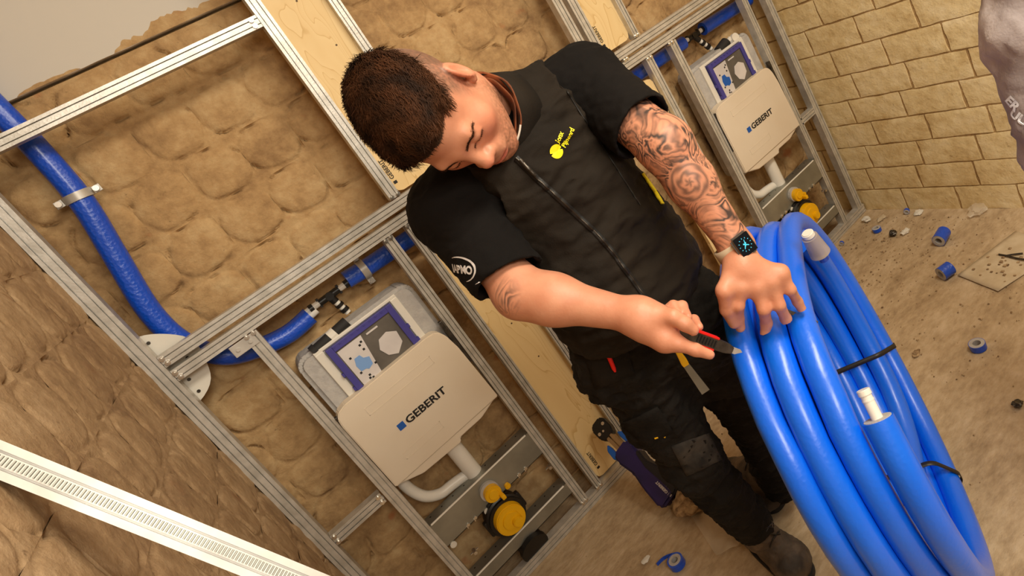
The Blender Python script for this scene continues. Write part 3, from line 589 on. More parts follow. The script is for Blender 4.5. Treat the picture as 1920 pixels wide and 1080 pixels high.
def clamp(c, t, label):
    c = Vector(c); t = Vector(t).normalized(); m = MB(); up = Vector((0, -1, 0)); w = t.cross(up).normalized()
    ring = []
    n = 32
    for (dt, r) in ((-0.010, 0.0265), (-0.010, 0.0305), (0.010, 0.0305), (0.010, 0.0265)):
        ring.append([c + t * dt + (up * math.cos(2 * math.pi * k / n) + w * math.sin(2 * math.pi * k / n)) * r for k in range(n)])
    vv = [list(p) for rr in ring for p in rr]; fc = [[a * n + k, a * n + (k + 1) % n, ((a + 1) % 4) * n + (k + 1) % n, ((a + 1) % 4) * n + k] for a in range(4) for k in range(n)]
    m.raw(vv, fc); o = m.done('pipe_clamp', M_STEELW, smooth=True); o['label'] = label; o['category'] = 'clamp'; o['group'] = 'steel pipe clamps on the blue pipes'
    for s in (-1, 1):
        m = MB(); q = c + w * s * 0.040; m.box(q - Vector((0.009, 0.004, 0.009)), q + Vector((0.009, 0.004, 0.009)), 0.001, rot=None); m.done('lug', M_STEELW, o)
        m = MB(); m.cyl(q + Vector((0, 0.008, 0)), q + Vector((0, -0.014, 0)), 0.0035, n=8); m.cyl(q + Vector((0, -0.014, 0)), q + Vector((0, -0.019, 0)), 0.007, n=10); m.done('screw', M_SCREW, o)
    m = MB(); m.cyl(c + Vector((0, 0.028, 0)), c + Vector((0, 0.06, 0)), 0.005, n=8); m.done('wall_rod', M_SCREW, o)
clamp((-0.201, YP, 1.635), (0.08, 0, 1), 'steel pipe clamp on the curving blue pipe at far left')
clamp((0.205, YP, 1.100), (1, 0, -0.02), 'steel pipe clamp on the blue pipe above the left cistern')
def tee(x, z, label, drop):
    m = MB(); y = YP; o = None
    m.cyl((x - 0.032, y, z - 0.001), (x + 0.032, y, z), 0.011, n=14); m.cyl((x, y, z), (x + drop[0] * 0.35, y, z - drop[1] * 0.35), 0.011, n=14); m.cyl((x, y - 0.002, z), (x, y - 0.014, z), 0.012, n=14)
    m.box((x - 0.035, y - 0.006, z - 0.014), (x - 0.028, y + 0.006, z + 0.014)); m.box((x + 0.028, y - 0.006, z - 0.014), (x + 0.035, y + 0.006, z + 0.014))
    o = m.done('tee_fitting', M_BLACK, smooth=True); o['label'] = label; o['category'] = 'fitting'; o['group'] = 'press tee fittings under the rails'
    for s in (-1, 1):
        m = MB(); m.cyl((x + s * 0.032, y, z), (x + s * 0.052, y, z), 0.0095, n=14); m.done('white_band', M_WHITEP, o, True)
        m = MB(); m.cyl((x + s * 0.050, y, z), (x + s * 0.062, y, z), 0.0125, n=14); m.done('press_sleeve', M_BLACK, o, True)
        m = MB(); m.cyl((x + s * 0.060, y, z), (x + s * 0.076, y, z), 0.0085, n=14); m.done('pipe_stub', M_WHITEP, o, True)
    d = Vector((drop[0], 0, -drop[1])); L_ = d.length; d.normalize(); q = Vector((x, y, z))
    for k, (a, b, mt, r) in enumerate(((.35, .47, M_WHITEP, .009), (.47, .6, M_BLACK, .0125), (.6, .72, M_WHITEP, .009), (.72, .88, M_BLACK, .0125), (.88, 1.0, M_WHITEP, .009))):
        m = MB(); m.cyl(q + d * L_ * a, q + d * L_ * b, r, n=14); m.done('white_band' if mt is M_WHITEP else 'press_sleeve', mt, o, True)
tee(0.088, 1.094, 'black press tee with white bands above the left cistern', (0.012, 0.072))
tee(1.715, 1.104, 'black press tee with white bands above the right cistern', (0.055, 0.085))

# ------------------------------------------------------------------ pipe coil
SP = 0.0535
CQ = (0.751, 0.939, 0.418, 0.397, 0.774, 0.082)
def coil_pt(t, k, ra=0.0, rb=0.0):
    cx, cy, a, b, ph, ps = CQ
    u = np.array([math.cos(ph), math.sin(ph), 0]); nn = np.array([-math.sin(ph), math.cos(ph), 0])
    w = np.array([0, 0, math.cos(ps)]) + nn * math.sin(ps); mm = nn * math.cos(ps) - np.array([0, 0, math.sin(ps)])
    C = np.array([cx, cy, b * math.cos(ps) + .032 + 1.5 * SP * math.sin(ps)])
    return C + math.cos(t) * (a + ra) * u + math.sin(t) * (b + rb) * w + mm * k * SP
# windings: (axial position, radial offset); outer layer of four, inner layer of three
wind = [(-1.5, 0.0), (-0.5, 0.0), (0.5, 0.004), (1.5, 0.0), (1.0, -0.047), (0.0, -0.047), (0.5, -0.094)]
def coil_path(seq, t0, t1, steps=40):
    """one continuous pipe: t runs on, the axial position steps over near the bottom of each turn"""
    out = []; nturn = len(seq); tot = int((t1 - t0) / (2 * math.pi) * steps)
    for i in range(tot + 1):
        t = t0 + (t1 - t0) * i / tot; q = (t - t0) / (2 * math.pi); j = min(int(q), nturn - 1); f = q - j
        a = seq[j]; b = seq[min(j + 1, nturn - 1)]; e = max(0, min(1, (f - 0.62) / 0.34)); e = e * e * (3 - 2 * e)
        k = a[0] * (1 - e) + b[0] * e; r = a[1] * (1 - e) + b[1] * e
        if j == 6: e = max(0, min(1, (f - .18) / .3)); e = e * e * (3 - 2 * e); k = .5 - 1.5 * e; r = -.094 + .047 * e
        wob = 0.006 * math.sin(3 * t + j * 2.1); wz = 0.10 * math.sin(2 * t + j * 1.7)
        top = max(0.0, math.sin(t)) ** 6
        # tops of the windings do not lie level
        lift = (-0.050, -0.040, 0.0, -0.012, -0.02, -0.03, -0.02)[j] * top
        out.append(coil_pt(t, k + wz * 0.5, r + wob, r + lift - 0.0))
    return out
coil = empty('pipe_coil', (CQ[0], CQ[1], 0), 'coil of blue insulated pipe standing under the man\'s left hand', 'pipe')
T0 = 2.56
path = coil_path(wind, T0, T0 + 2 * math.pi * 6.78, 44)
m = MB(); m.tube(path, 0.0268, 22); pp = m.done('pipe_windings', M_BLUEF, coil, True)
# free end of the pipe on the near side, foam cut back to the white core
pe = path[:3]
d0 = (pe[0] - pe[1]); d0 = d0 / np.linalg.norm(d0)
m = MB(); m.cyl(pe[0] - d0 * 0.001, pe[0] + d0 * 0.0008, 0.0235, n=24); m.cyl(pe[0] + d0 * 0.0, pe[0] + d0 * 0.001, 0.0125, n=20); m.done('foam_ring', M_GREYPL, coil)
m = MB(); m.cyl(pe[0], pe[0] + d0 * 0.044, 0.0098, n=18); m.cyl(pe[0] + d0 * 0.040, pe[0] + d0 * 0.050, 0.0115, n=18, bevel=0.001); m.cyl(pe[0] + d0 * 0.0305, pe[0] + d0 * 0.033, 0.0105, n=18); m.done('white_core', M_WHITEP, coil, True, 'bare white inner pipe with a rim')
# capped end at the top of the coil
q0 = P(1533, 467, 1.29); q1 = P(1513, 436, 1.27); dd = (q1 - q0) / np.linalg.norm(q1 - q0)
m = MB(); m.cyl(q0 - dd * 0.012, q1 - dd * 0.012, 0.0215, 0.0165, n=24); m.done('translucent_sleeve', M_CLEARP, coil, True, 'translucent sleeve on the pipe end')
m = MB(); m.cyl(q0 - dd * 0.03, q1 - dd * 0.004, 0.011, n=18); m.done('inner_pipe', M_BLUE, coil, True)
m = MB(); m.cyl(q1 - dd * 0.012, q1, 0.0125, n=22, bevel=0.002); m.done('white_cap', M_WHITEP, coil, True, 'white round end cap')
# straps
def strap(t, label, span=None, r=0.031):
    c = coil_pt(t, 0, -0.022, -0.022); e = 0.01; tan = coil_pt(t + e, 0) - coil_pt(t - e, 0); tan /= np.linalg.norm(tan)
    ks = np.array([coil_pt(t, 1) - coil_pt(t, 0)])[0]; ks /= np.linalg.norm(ks); rad = coil_pt(t, 0, .1, .1) - coil_pt(t, 0); rad -= ks * rad.dot(ks); rad /= np.linalg.norm(rad)
    ctr = []; pts2 = [(k * SP, ro) for k, ro in ((1.5, 0.004), (0.5, 0.006), (-0.5, 0.004), (-1.5, 0.0), (-1.0, -0.047), (0, -0.047), (1.0, -0.047))]
    n = 72; loop = []
    for i in range(n):
        a = 2 * math.pi * i / n; dx, dy = math.cos(a), math.sin(a)
        h = max(p[0] * dx + (p[1] + 0.022) * dy for p in pts2) + r; loop.append((a, h))
    # support function -> boundary
    bd = []
    for i in range(n):
        a, h = loop[i]; h1 = loop[(i + 1) % n][1]; h0 = loop[i - 1][1]; dh = (h1 - h0) / (4 * math.pi / n)
        bd.append((h * math.cos(a) - dh * math.sin(a), h * math.sin(a) + dh * math.cos(a)))
    v = []; f = []
    for i, (x, y) in enumerate(bd):
        for s_, o_ in ((-0.0065, 0), (0.0065, 0), (0.0065, 0.0012), (-0.0065, 0.0012)):
            nn_ = np.array([math.cos(loop[i][0]), math.sin(loop[i][0])]); q = c + ks * (x + nn_[0] * o_) + rad * (y + nn_[1] * o_) + tan * s_; v.append(list(q))
    for i in range(n):
        a = i * 4; b = ((i + 1) % n) * 4
        for j in range(4): f.append([a + j, a + (j + 1) % 4, b + (j + 1) % 4, b + j])
    return link_mesh('strap', np_mesh('strap', v, f), M_STRAP, coil, True, label)
for t in (-0.57, -1.48): strap(t, None)
coil_bvh = BVHTree.FromPolygons([v.co.copy() for v in pp.data.vertices], [list(p.vertices) for p in pp.data.polygons])
def cd(x, y, default=1.1):            # depth of the coil's skin under a picture position
    r_ = CR @ np.array([(x - CX) / FPX, (y - CY) / FPX, 1.0]); L_ = np.linalg.norm(r_); h = coil_bvh.ray_cast(Vector(O), Vector(r_ / L_), 4.0)
    return default if h[0] is None else h[3] / L_

# ------------------------------------------------------------------ signed-distance modelling of bodies and clothes
def vlen(a): return np.sqrt((a * a).sum(-1))
class SDF:
    def __init__(s, lo, hi, h):
        s.lo = np.array(lo, float); s.h = h; s.n = np.ceil((np.array(hi) - s.lo) / h).astype(int) + 1
        s.d = np.full(tuple(s.n), 0.06, np.float32)
        s.ax = [s.lo[i] + np.arange(s.n[i]) * h for i in range(3)]
    def _win(s, lo, hi):
        a = np.clip(np.floor((np.array(lo) - s.lo) / s.h).astype(int), 0, s.n); b = np.clip(np.ceil((np.array(hi) - s.lo) / s.h).astype(int) + 1, 0, s.n)
        if (b <= a).any(): return None, None
        sl = tuple(slice(a[i], b[i]) for i in range(3))
        g = np.stack(np.meshgrid(*[s.ax[i][sl[i]].astype(np.float32) for i in range(3)], indexing='ij'), -1); return sl, g
    def _mix(s, sl, q, k, op):
        d = s.d[sl]
        if op == '+':
            if k > 0: hh = np.maximum(k - np.abs(d - q), 0) / k; s.d[sl] = np.minimum(d, q) - hh * hh * k / 4
            else: s.d[sl] = np.minimum(d, q)
        else:
            if k > 0: hh = np.maximum(k - np.abs(d + q), 0) / k; s.d[sl] = np.maximum(d, -q) + hh * hh * k / 4
            else: s.d[sl] = np.maximum(d, -q)
        return s
    def cone(s, a, b, r1, r2, k=0.02, op='+', flat=None):
        a = np.array(a, float); b = np.array(b, float); m = max(r1, r2) + k + 0.03
        sl, g = s._win(np.minimum(a, b) - m, np.maximum(a, b) + m)
        if sl is None: return s
        p = g - a; ba = b - a
        if flat is not None:   # flatten along a direction by factor
            n_, fac = flat; n_ = np.array(n_, float); n_ /= np.linalg.norm(n_); t_ = np.clip((p @ ba) / ba.dot(ba), 0, 1); r_ = p - t_[..., None] * ba; c_ = r_ @ n_
            r2_ = np.sqrt(np.maximum((r_ ** 2).sum(-1) - c_ ** 2, 0) + (c_ * fac) ** 2); q = (r2_ - (r1 + (r2 - r1) * t_)) / (1 + (fac - 1) * 0.5)
            return s._mix(sl, q.astype(np.float32), k, op)
        t = np.clip((p @ ba) / max(ba.dot(ba), 1e-9), 0, 1); q = vlen(p - t[..., None] * ba) - (r1 + (r2 - r1) * t)
        return s._mix(sl, q.astype(np.float32), k, op)
    def ell(s, c, r, R=None, k=0.02, op='+'):
        c = np.array(c, float); r = np.array(r, float); m = r.max() + k + 0.03; sl, g = s._win(c - m, c + m)
        if sl is None: return s
        p = g - c
        if R is not None: p = p @ np.array(R)          # columns of R are the local axes in world
        k0 = vlen(p / r); k1 = vlen(p / (r * r)); q = np.where(k1 > 1e-9, k0 * (k0 - 1) / np.maximum(k1, 1e-9), -r.min())
        return s._mix(sl, q.astype(np.float32), k, op)
    def halfspace(s, p, n, k=0.0):      # keep only the side the normal points away from
        n = np.array(n, float); n /= np.linalg.norm(n); q = ((s.ax[0][:, None, None] - p[0]) * n[0] + (s.ax[1][None, :, None] - p[1]) * n[1] + (s.ax[2][None, None, :] - p[2]) * n[2]).astype(np.float32)
        s.d = np.maximum(s.d, q); return s
    def mesh(s):
        d = s.d; ins = d < 0; c = np.zeros(tuple(s.n - 1), np.uint8)
        for i in (0, 1):
            for j in (0, 1):
                for k in (0, 1): c += ins[i:s.n[0] - 1 + i, j:s.n[1] - 1 + j, k:s.n[2] - 1 + k]
        act = (c > 0) & (c < 8); idx = np.argwhere(act); ids = np.full(c.shape, -1, np.int32); ids[act] = np.arange(len(idx))
        acc = np.zeros((len(idx), 3)); cnt = np.zeros(len(idx))
        cor = [(i, j, k) for i in (0, 1) for j in (0, 1) for k in (0, 1)]
        val = {q: d[idx[:, 0] + q[0], idx[:, 1] + q[1], idx[:, 2] + q[2]].astype(float) for q in cor}
        for q in cor:
            for ax_ in range(3):
                if q[ax_] == 0:
                    q2 = tuple(q[i] + (1 if i == ax_ else 0) for i in range(3)); a = val[q]; b = val[q2]; mk = (a < 0) != (b < 0)
                    t = np.where(mk, a / np.where(mk, a - b, 1), 0); pt = np.zeros((len(idx), 3)) + q; pt[:, ax_] += t
                    acc[mk] += pt[mk]; cnt[mk] += 1
        v = s.lo + (idx + acc / cnt[:, None]) * s.h; F = []
        for ax_ in range(3):
            u, w = [(1, 2), (2, 0), (0, 1)][ax_]
            sa = [slice(None)] * 3; sb = [slice(None)] * 3; sa[ax_] = slice(0, -1); sb[ax_] = slice(1, None); A = ins[tuple(sa)]; B = ins[tuple(sb)]
            e = np.argwhere(A != B); e = e[(e[:, u] > 0) & (e[:, w] > 0) & (e[:, u] < s.n[u] - 1) & (e[:, w] < s.n[w] - 1)]
            def cell(du, dw):
                q = e.copy(); q[:, u] -= du; q[:, w] -= dw; return ids[q[:, 0], q[:, 1], q[:, 2]]
            q = np.stack([cell(1, 1), cell(0, 1), cell(0, 0), cell(1, 0)], 1); fl_ = ~A[e[:, 0], e[:, 1], e[:, 2]]; q[fl_] = q[fl_][:, ::-1]; F.append(q)
        F = np.vstack(F); F = F[(F >= 0).all(1)]; return v, F
def fast_mesh(name, v, f):
    me = bpy.data.meshes.new(name); me.vertices.add(len(v)); me.vertices.foreach_set('co', v.astype(np.float32).ravel())
    me.loops.add(len(f) * 4); me.loops.foreach_set('vertex_index', f.astype(np.int32).ravel()); me.polygons.add(len(f))
    me.polygons.foreach_set('loop_start', np.arange(0, len(f) * 4, 4, dtype=np.int32)); me.polygons.foreach_set('loop_total', np.full(len(f), 4, np.int32))
    me.polygons.foreach_set('use_smooth', np.ones(len(f), bool)); me.update(calc_edges=True); me.validate(); return me
def smooth_v(v, f, it=2, lam=0.5):
    for _ in range(it):
        s_ = np.zeros_like(v); c_ = np.zeros(len(v))
        for a, b in ((0, 1), (1, 2), (2, 3), (3, 0)):
            np.add.at(s_, f[:, a], v[f[:, b]]); np.add.at(s_, f[:, b], v[f[:, a]]); np.add.at(c_, f[:, a], 1); np.add.at(c_, f[:, b], 1)
        v = v + lam * (s_ / c_[:, None] - v)
    return v
def vnormals(v, f):
    n_ = np.cross(v[f[:, 2]] - v[f[:, 0]], v[f[:, 3]] - v[f[:, 1]]); o = np.zeros_like(v)
    for a in range(4): np.add.at(o, f[:, a], n_)
    return o / np.maximum(np.linalg.norm(o, axis=1), 1e-12)[:, None]
def nz3(v, sc, seed=0, oct_=2):
    return np.array([noise.fractal(Vector((p[0] * sc[0] + seed, p[1] * sc[1] + seed * 1.3, p[2] * sc[2] - seed)), 0.7, 2.1, oct_) for p in v])

# ------------------------------------------------------------------ the standing figure with the knife
man = empty('person', (0.49, 1.18, 0.0), 'person in black vest cutting a strap on the blue coil, tattooed left arm', 'person')
HR = np.array([[0.62244011, -0.09118722, -0.77487063], [-0.70365392, -0.49098785, -0.51158877], [0.3336592, -0.86302713, 0.37031532]])  # head axes: his left, face direction, crown
HC = np.array([0.3354155, 1.02877362, 1.40382222]); HS = 1.01
def hd(x, y, z): return HC + HR @ (np.array([x, y, z]) * HS)
def hR(rx=0.0, rz=0.0):
    c, s_ = math.cos(rx), math.sin(rx); A = np.array([[1, 0, 0], [0, c, -s_], [0, s_, c]]); c, s_ = math.cos(rz), math.sin(rz); B = np.array([[c, -s_, 0], [s_, c, 0], [0, 0, 1]]); return HR @ B @ A
NB = P(945, 205, 1.20)                                   # base of the neck
RSH = P(850, 392, 1.17); LSH = P(1098, 158, 1.25)
REL = P(976, 549, 1.08); RWR = P(1190, 592, 1.02)
LEL = P(1247, 272, 1.12); LWR = P(1382, 463, 1.125)
B = SDF((0.14, 0.58, 0.80), (0.78, 1.32, 1.56), 0.0026)
# head
B.ell(hd(0, -0.014, 0.030), np.array([.0745, .096, .090]) * HS, HR, 0.0)
B.ell(hd(0, 0.020, -0.040), np.array([.060, .066, .074]) * HS, HR, 0.03)
B.cone(hd(0.050, -0.002, -0.060), hd(0.012, 0.070, -0.102), .020, .017, 0.035); B.cone(hd(-0.050, -0.002, -0.060), hd(-0.012, 0.070, -0.102), .020, .017, 0.035)
B.ell(hd(0, 0.083, -0.106), (.021, .014, .015), HR, 0.02)
B.ell(hd(0, 0.050, -0.075), (.037, .043, .035), HR, 0.03)
B.cone(hd(-0.034, 0.076, 0.018), hd(0.034, 0.076, 0.018), .0115, .0115, 0.018)
for s_ in (-1, 1):
    B.ell(hd(s_ * 0.040, 0.054, -0.026), (.024, .023, .020), HR, 0.03)
    B.ell(hd(s_ * 0.031, 0.100, 0.000), (.018, .015, .0105), HR, 0.014, '-')
    B.ell(hd(s_ * 0.031, 0.0735, -0.001), (.0150, .0135, .0105), HR, 0.003)
    B.cone(hd(s_ * 0.016, 0.0845, -0.0030), hd(s_ * 0.046, 0.0775, -0.0042), .0022, .0016, 0.002)      # lowered lid edge
B.cone(hd(0, 0.083, 0.012), hd(0, 0.1035, -0.030), .0085, .0115, 0.016)
B.ell(hd(0, 0.106, -0.034), (.0125, .0105, .0100), HR, 0.008)
for s_ in (-1, 1):
    B.ell(hd(s_ * 0.0140, 0.096, -0.037), (.0085, .0105, .0080), HR, 0.006)
    B.ell(hd(s_ * 0.0072, 0.102, -0.0455), (.0032, .0050, .003), HR, 0.002, '-')
B.ell(hd(0, 0.090, -0.060), (.027, .015, .018), HR, 0.014)
B.cone(hd(-0.020, 0.0965, -0.0665), hd(0.020, 0.0965, -0.0665), .0042, .0042, 0.006); B.ell(hd(0, 0.1010, -0.0645), (.015, .0065, .0048), HR, 0.004)
B.ell(hd(0, 0.0990, -0.0760), (.018, .0080, .0062), HR, 0.005)
B.cone(hd(-0.024, 0.1045, -0.0703), hd(0.024, 0.1045, -0.0703), .0020, .0020, 0.003, '-')
B.ell(hd(0, 0.1055, -0.0875), (.014, .006, .004), HR, 0.008, '-')
for s_ in (-1, 1):
    er = hR(0.25, -s_ * 0.35)
    B.ell(hd(s_ * 0.079, -0.014, -0.004), (.0080, .0190, .0310), er, 0.006)
    B.ell(hd(s_ * 0.0875, -0.008, 0.001), (.0060, .0110, .0200), er, 0.004, '-')
    B.ell(hd(s_ * 0.0835, -0.004, 0.004), (.0035, .0030, .014), er, 0.003)
    B.ell(hd(s_ * 0.076, -0.001, -0.028), (.0062, .0085, .0090), er, 0.006)
# neck and hidden core of the trunk
B.cone(hd(0, -0.034, -0.060), NB + np.array([0, 0, 0.0]), .054, .056, 0.03)
B.ell((0.480, 1.14, 1.17), (.12, .07, .14), None, 0.05)
B.cone(RSH, LSH, .050, .050, 0.04)
# arms
def limb(a, b, ra, rm, rb, m=0.35, k=0.02, flat=None):
    c = a + (b - a) * m; B.cone(a, c, ra, rm, k, flat=flat); B.cone(c, b, rm, rb, k, flat=flat)
B.cone(RSH, REL, .048, .040, 0.03); limb(REL, RWR, .0395, .0390, .0255, 0.30, 0.03)
B.ell(REL + np.array([0.0, 0.01, 0.004]), (.034, .036, .034), None, 0.02)
B.cone(LSH, LEL, .050, .046, 0.03); limb(LEL, LWR, .0440, .0390, .0285, 0.36, 0.03)
# left hand on the coil (back of the hand up)
def finger(pts, rad, k=0.006):
    for i in range(len(pts) - 1): B.cone(pts[i], pts[i + 1], rad[i], rad[i + 1], k if i else 0.012)
lw = P(1388, 496, 1.105)
def ct(x, y, r, lift=0.0): return P(x, y, min(cd(x, y), 1.16) - r - lift)
hm0 = [(1387, 537), (1417, 537), (1445, 528), (1463, 512)]
mcp = [P(x_, y_, 1.096) for x_, y_ in hm0]
for q, r in zip(mcp, (.0165, .0165, .0155, .014)): B.cone(lw + (q - lw) * 0.12, q, .0205, r, 0.018)
B.cone(LWR, lw, .0285, .0240, 0.02)
B.cone(mcp[0], mcp[3], .0125, .0105, 0.012)
def chain(i, pip, dip, tip, rad):
    dt = min(cd(*tip), 1.145) - rad[3] + .001; t_ = P(*tip, dt); d_ = P(*dip, dt - .010); p_ = P(*pip, min(dt - .020, 1.098)); finger([mcp[i], p_, d_, t_], rad)
chain(0, (1384, 573), (1384, 597), (1388, 614), (.0138, .0108, .0102, .0092))
chain(1, (1432, 580), (1437, 606), (1434, 628), (.0138, .0108, .0102, .0090))
chain(2, (1461, 572), (1473, 597), (1482, 617), (.0133, .0105, .0098, .0088))
chain(3, (1482, 543), (1495, 565), (1507, 586), (.0120, .0094, .0089, .0080))
th_ = [lw + (mcp[0] - lw) * 0.3 - CR[:, 0] * .010, P(1358, 545, 1.085), P(1363, 580, 1.105), P(1376, 606, 1.125)]
finger(th_, (.0190, .0145, .0122, .0100))
for q in mcp: B.ell(q - CR[:, 2] * 0.006, (.0080, .0080, .0065), None, 0.010)
# right hand closed round the knife
rw = P(1203, 596, 1.015)
B.cone(RWR, rw, .0270, .0265, 0.02)
B.cone(rw, P(1240, 618, 1.010), .0270, .0255, 0.02); B.cone(rw, P(1250, 598, 1.025), .0245, .0190, 0.02); B.cone(P(1222, 615, 1.015), P(1248, 640, 1.000), .0240, .0165, 0.02)
finger([P(1236, 592, 0.998), P(1262, 594, 0.985), P(1284, 607, 0.985), P(1300, 619, 0.990)], (.0170, .0120, .0112, .0092))      # thumb on top
finger([P(1246, 638, 1.000), P(1272, 645, 0.995), P(1304, 656, 1.000), P(1331, 665, 1.008)], (.0155, .0118, .0100, .0080))      # index along the knife
finger([P(1246, 606, 1.050), P(1270, 588, 1.078), P(1279, 574, 1.070), P(1290, 595, 1.045)], (.0130, .0100, .0090, .0076))      # middle
finger([P(1252, 622, 1.050), P(1288, 612, 1.078), P(1301, 600, 1.070), P(1311, 613, 1.048)], (.0125, .0098, .0086, .0072))      # ring
finger([P(1240, 594, 1.050), P(1254, 580, 1.070), P(1262, 572, 1.066), P(1270, 585, 1.050)], (.0115, .0086, .0078, .0066))      # little
v, f = B.mesh(); v = smooth_v(v, f, 2, 0.4)
me = fast_mesh('body', v, f); nv = len(me.vertices); co = np.empty(nv * 3, np.float32); me.vertices.foreach_get('co', co); co = co.reshape(-1, 3).astype(float)
loc = (co - HC) @ HR / HS                               # head-local coordinates
ishead = (np.abs(loc[:, 0]) < .11) & (np.abs(loc[:, 1]) < .14) & (loc[:, 2] > -.13) & (loc[:, 2] < .14)
tone = np.tile(np.array(srgb(212, 150, 120)), (nv, 1))
def blend(mask, c): 
    global tone
    mask = np.clip(mask, 0, 1)[:, None]; tone = tone * (1 - mask) + np.array(c) * mask
x, y, z = loc.T
g3 = lambda cx, cy, cz, s_: np.exp(-(((np.abs(x) - cx) ** 2 + (y - cy) ** 2 + (z - cz) ** 2) / s_ ** 2)) * ishead
blend(0.45 * g3(0.042, 0.07, -0.03, 0.026), srgb(222, 128, 100)); blend(0.5 * g3(0.0, 0.115, -0.034, 0.014), srgb(222, 124, 100)); blend(0.5 * g3(0.082, -0.01, 0, 0.03), srgb(230, 132, 104))
lipm = np.exp(-((z + 0.0700) / 0.0078) ** 4) * np.exp(-(x / 0.0215) ** 6) * (y > 0.088) * ishead; blend(0.8 * lipm, srgb(204, 112, 98))
stub = ishead * (z < -0.035) * (z > -0.125) * (y > -0.01); jw = np.clip((-0.045 - z) / 0.03, 0, 1) * np.clip(1 - lipm * 1.5, 0, 1)
nzf = np.clip(nz3(co, (260, 260, 260), 0, 1) * 0.8 + 0.55, 0, 1)
blend(stub * jw * nzf * 0.8, srgb(128, 90, 66)); blend(ishead * np.exp(-((z + 0.054) / 0.007) ** 2) * (np.abs(x) < 0.026) * (y > 0.088) * 0.35, srgb(150, 104, 74))
blend(ishead * (np.abs(x) > 0.058) * np.clip((0.030 - y) / 0.02, 0, 1) * (y > -0.0) * np.exp(-((z + 0.035) / 0.04) ** 2) * nzf * 0.5, srgb(120, 84, 60))
fade = ishead * np.clip((z + 0.030) / 0.05, 0, 1) * np.clip((0.034 - y) / 0.02, 0, 1) * (z < 0.075) * (np.abs(x) < 0.0785); blend(fade * (0.5 + 0.4 * nzf), srgb(104, 80, 68))
blend(ishead * (z > 0.060) * (y < 0.075), srgb(60, 40, 28))
fadeb = ishead * (y < -0.03) * (z > -0.06) * 1.0; blend(fadeb * (0.4 + 0.3 * nzf), srgb(104, 78, 62))
hm = np.clip(1 - np.linalg.norm(co - P(1420, 545, 1.09), axis=1) / 0.11, 0, 1) * 0.3 + np.clip(1 - np.linalg.norm(co - P(1260, 620, 1.0), axis=1) / 0.12, 0, 1) * 0.4
blend(np.clip(hm, 0, .4) * (nz3(co, (30, 30, 30), 4) * .5 + .6), srgb(222, 140, 108))
d = (LWR - LEL); t_ = ((co - LEL) @ d) / d.dot(d); dist = np.linalg.norm(co - (LEL + np.clip(t_, -1.2, 1)[:, None] * d), axis=1)
tat = ((t_ < 0.96) & (t_ > -1.3) & (dist < 0.11) & (co[:, 0] > 0.50)).astype(float) * np.clip((0.97 - t_) / 0.08, 0, 1)
dr = np.linalg.norm(co - P(950, 555, 1.05), axis=1); tat = np.maximum(tat, np.clip(1.15 - dr / 0.032, 0, 1) * 1.2 * (co[:, 0] < 0.4))
rose = P(1292, 342, 1.08)                                 # concentric rose in the middle of the forearm
rd = np.linalg.norm(co - rose, axis=1)
ringm = (rd < 0.036) & (co[:, 0] > 0.5); tat = np.where(ringm, 0.0, tat); blend(ringm * (0.45 + 0.35 * np.sin(rd / 0.036 * 17 + 1.0 * np.sin(np.arctan2(*(((co - rose) @ CR)[:, :2].T)) * 5 + rd * 300))) * np.clip((0.036 - rd) / 0.006 + .3, 0, 1), srgb(84, 66, 60))
for nm, arr in (('tone', tone), ('tattoo', np.repeat(tat[:, None], 3, 1))):
    ca = me.color_attributes.new(nm, 'FLOAT_COLOR', 'POINT'); ca.data.foreach_set('color', np.hstack([arr, np.ones((nv, 1))]).astype(np.float32).ravel())
body = link_mesh('body', me, M_SKIN, man, False)
body_bvh = BVHTree.FromPolygons([Vector(q) for q in co], [list(p.vertices) for p in me.polygons])

# hair: a shaped cap plus thousands of short blades
def hair_edge(a):   # hairline height (head-local z) as a function of the angle round the head, 0 = face
    return 0.062 - 0.040 * (1 - math.cos(a)) * 0.5 - 0.006 * math.sin(a * 2) ** 2
H = SDF(hd(0, 0, 0) - 0.17, hd(0, 0, 0) + 0.17, 0.003)
H.ell(hd(0, -0.015, 0.033), np.array([.0815, .1035, .0975]) * HS, HR, 0.0)
H.ell(hd(0.004, 0.046, 0.078), (.050, .034, .028), HR, 0.03)
H.halfspace(hd(0, 0.070, 0.078), HR @ np.array([0, 0.66, -0.75]), 0.0)
for s_ in (-1, 1): H.cone(hd(s_ * .052, .085, .052), hd(s_ * .062, .050, .072), .016, .012, .008, '-')
H.halfspace(hd(0, 0.0, 0.060), HR @ np.array([0, -0.22, -0.97]), 0.0)
hv, hf = H.mesh(); hv = smooth_v(hv, hf, 3, 0.5); hn = vnormals(hv, hf)
hv = hv + hn * (nz3(hv, (55, 55, 55), 3, 3) * 0.004)[:, None]
hm_ = fast_mesh('hair', hv, hf); hair = link_mesh('hair', hm_, M_HAIR, man, False, 'short dark brown hair')
hl = (hv - HC) @ HR / HS; out = np.where((hn @ HR)[:, 2] > -0.45)[0]
N_BL = 15000; pick = rng.choice(out, N_BL); bv = []; bf = []
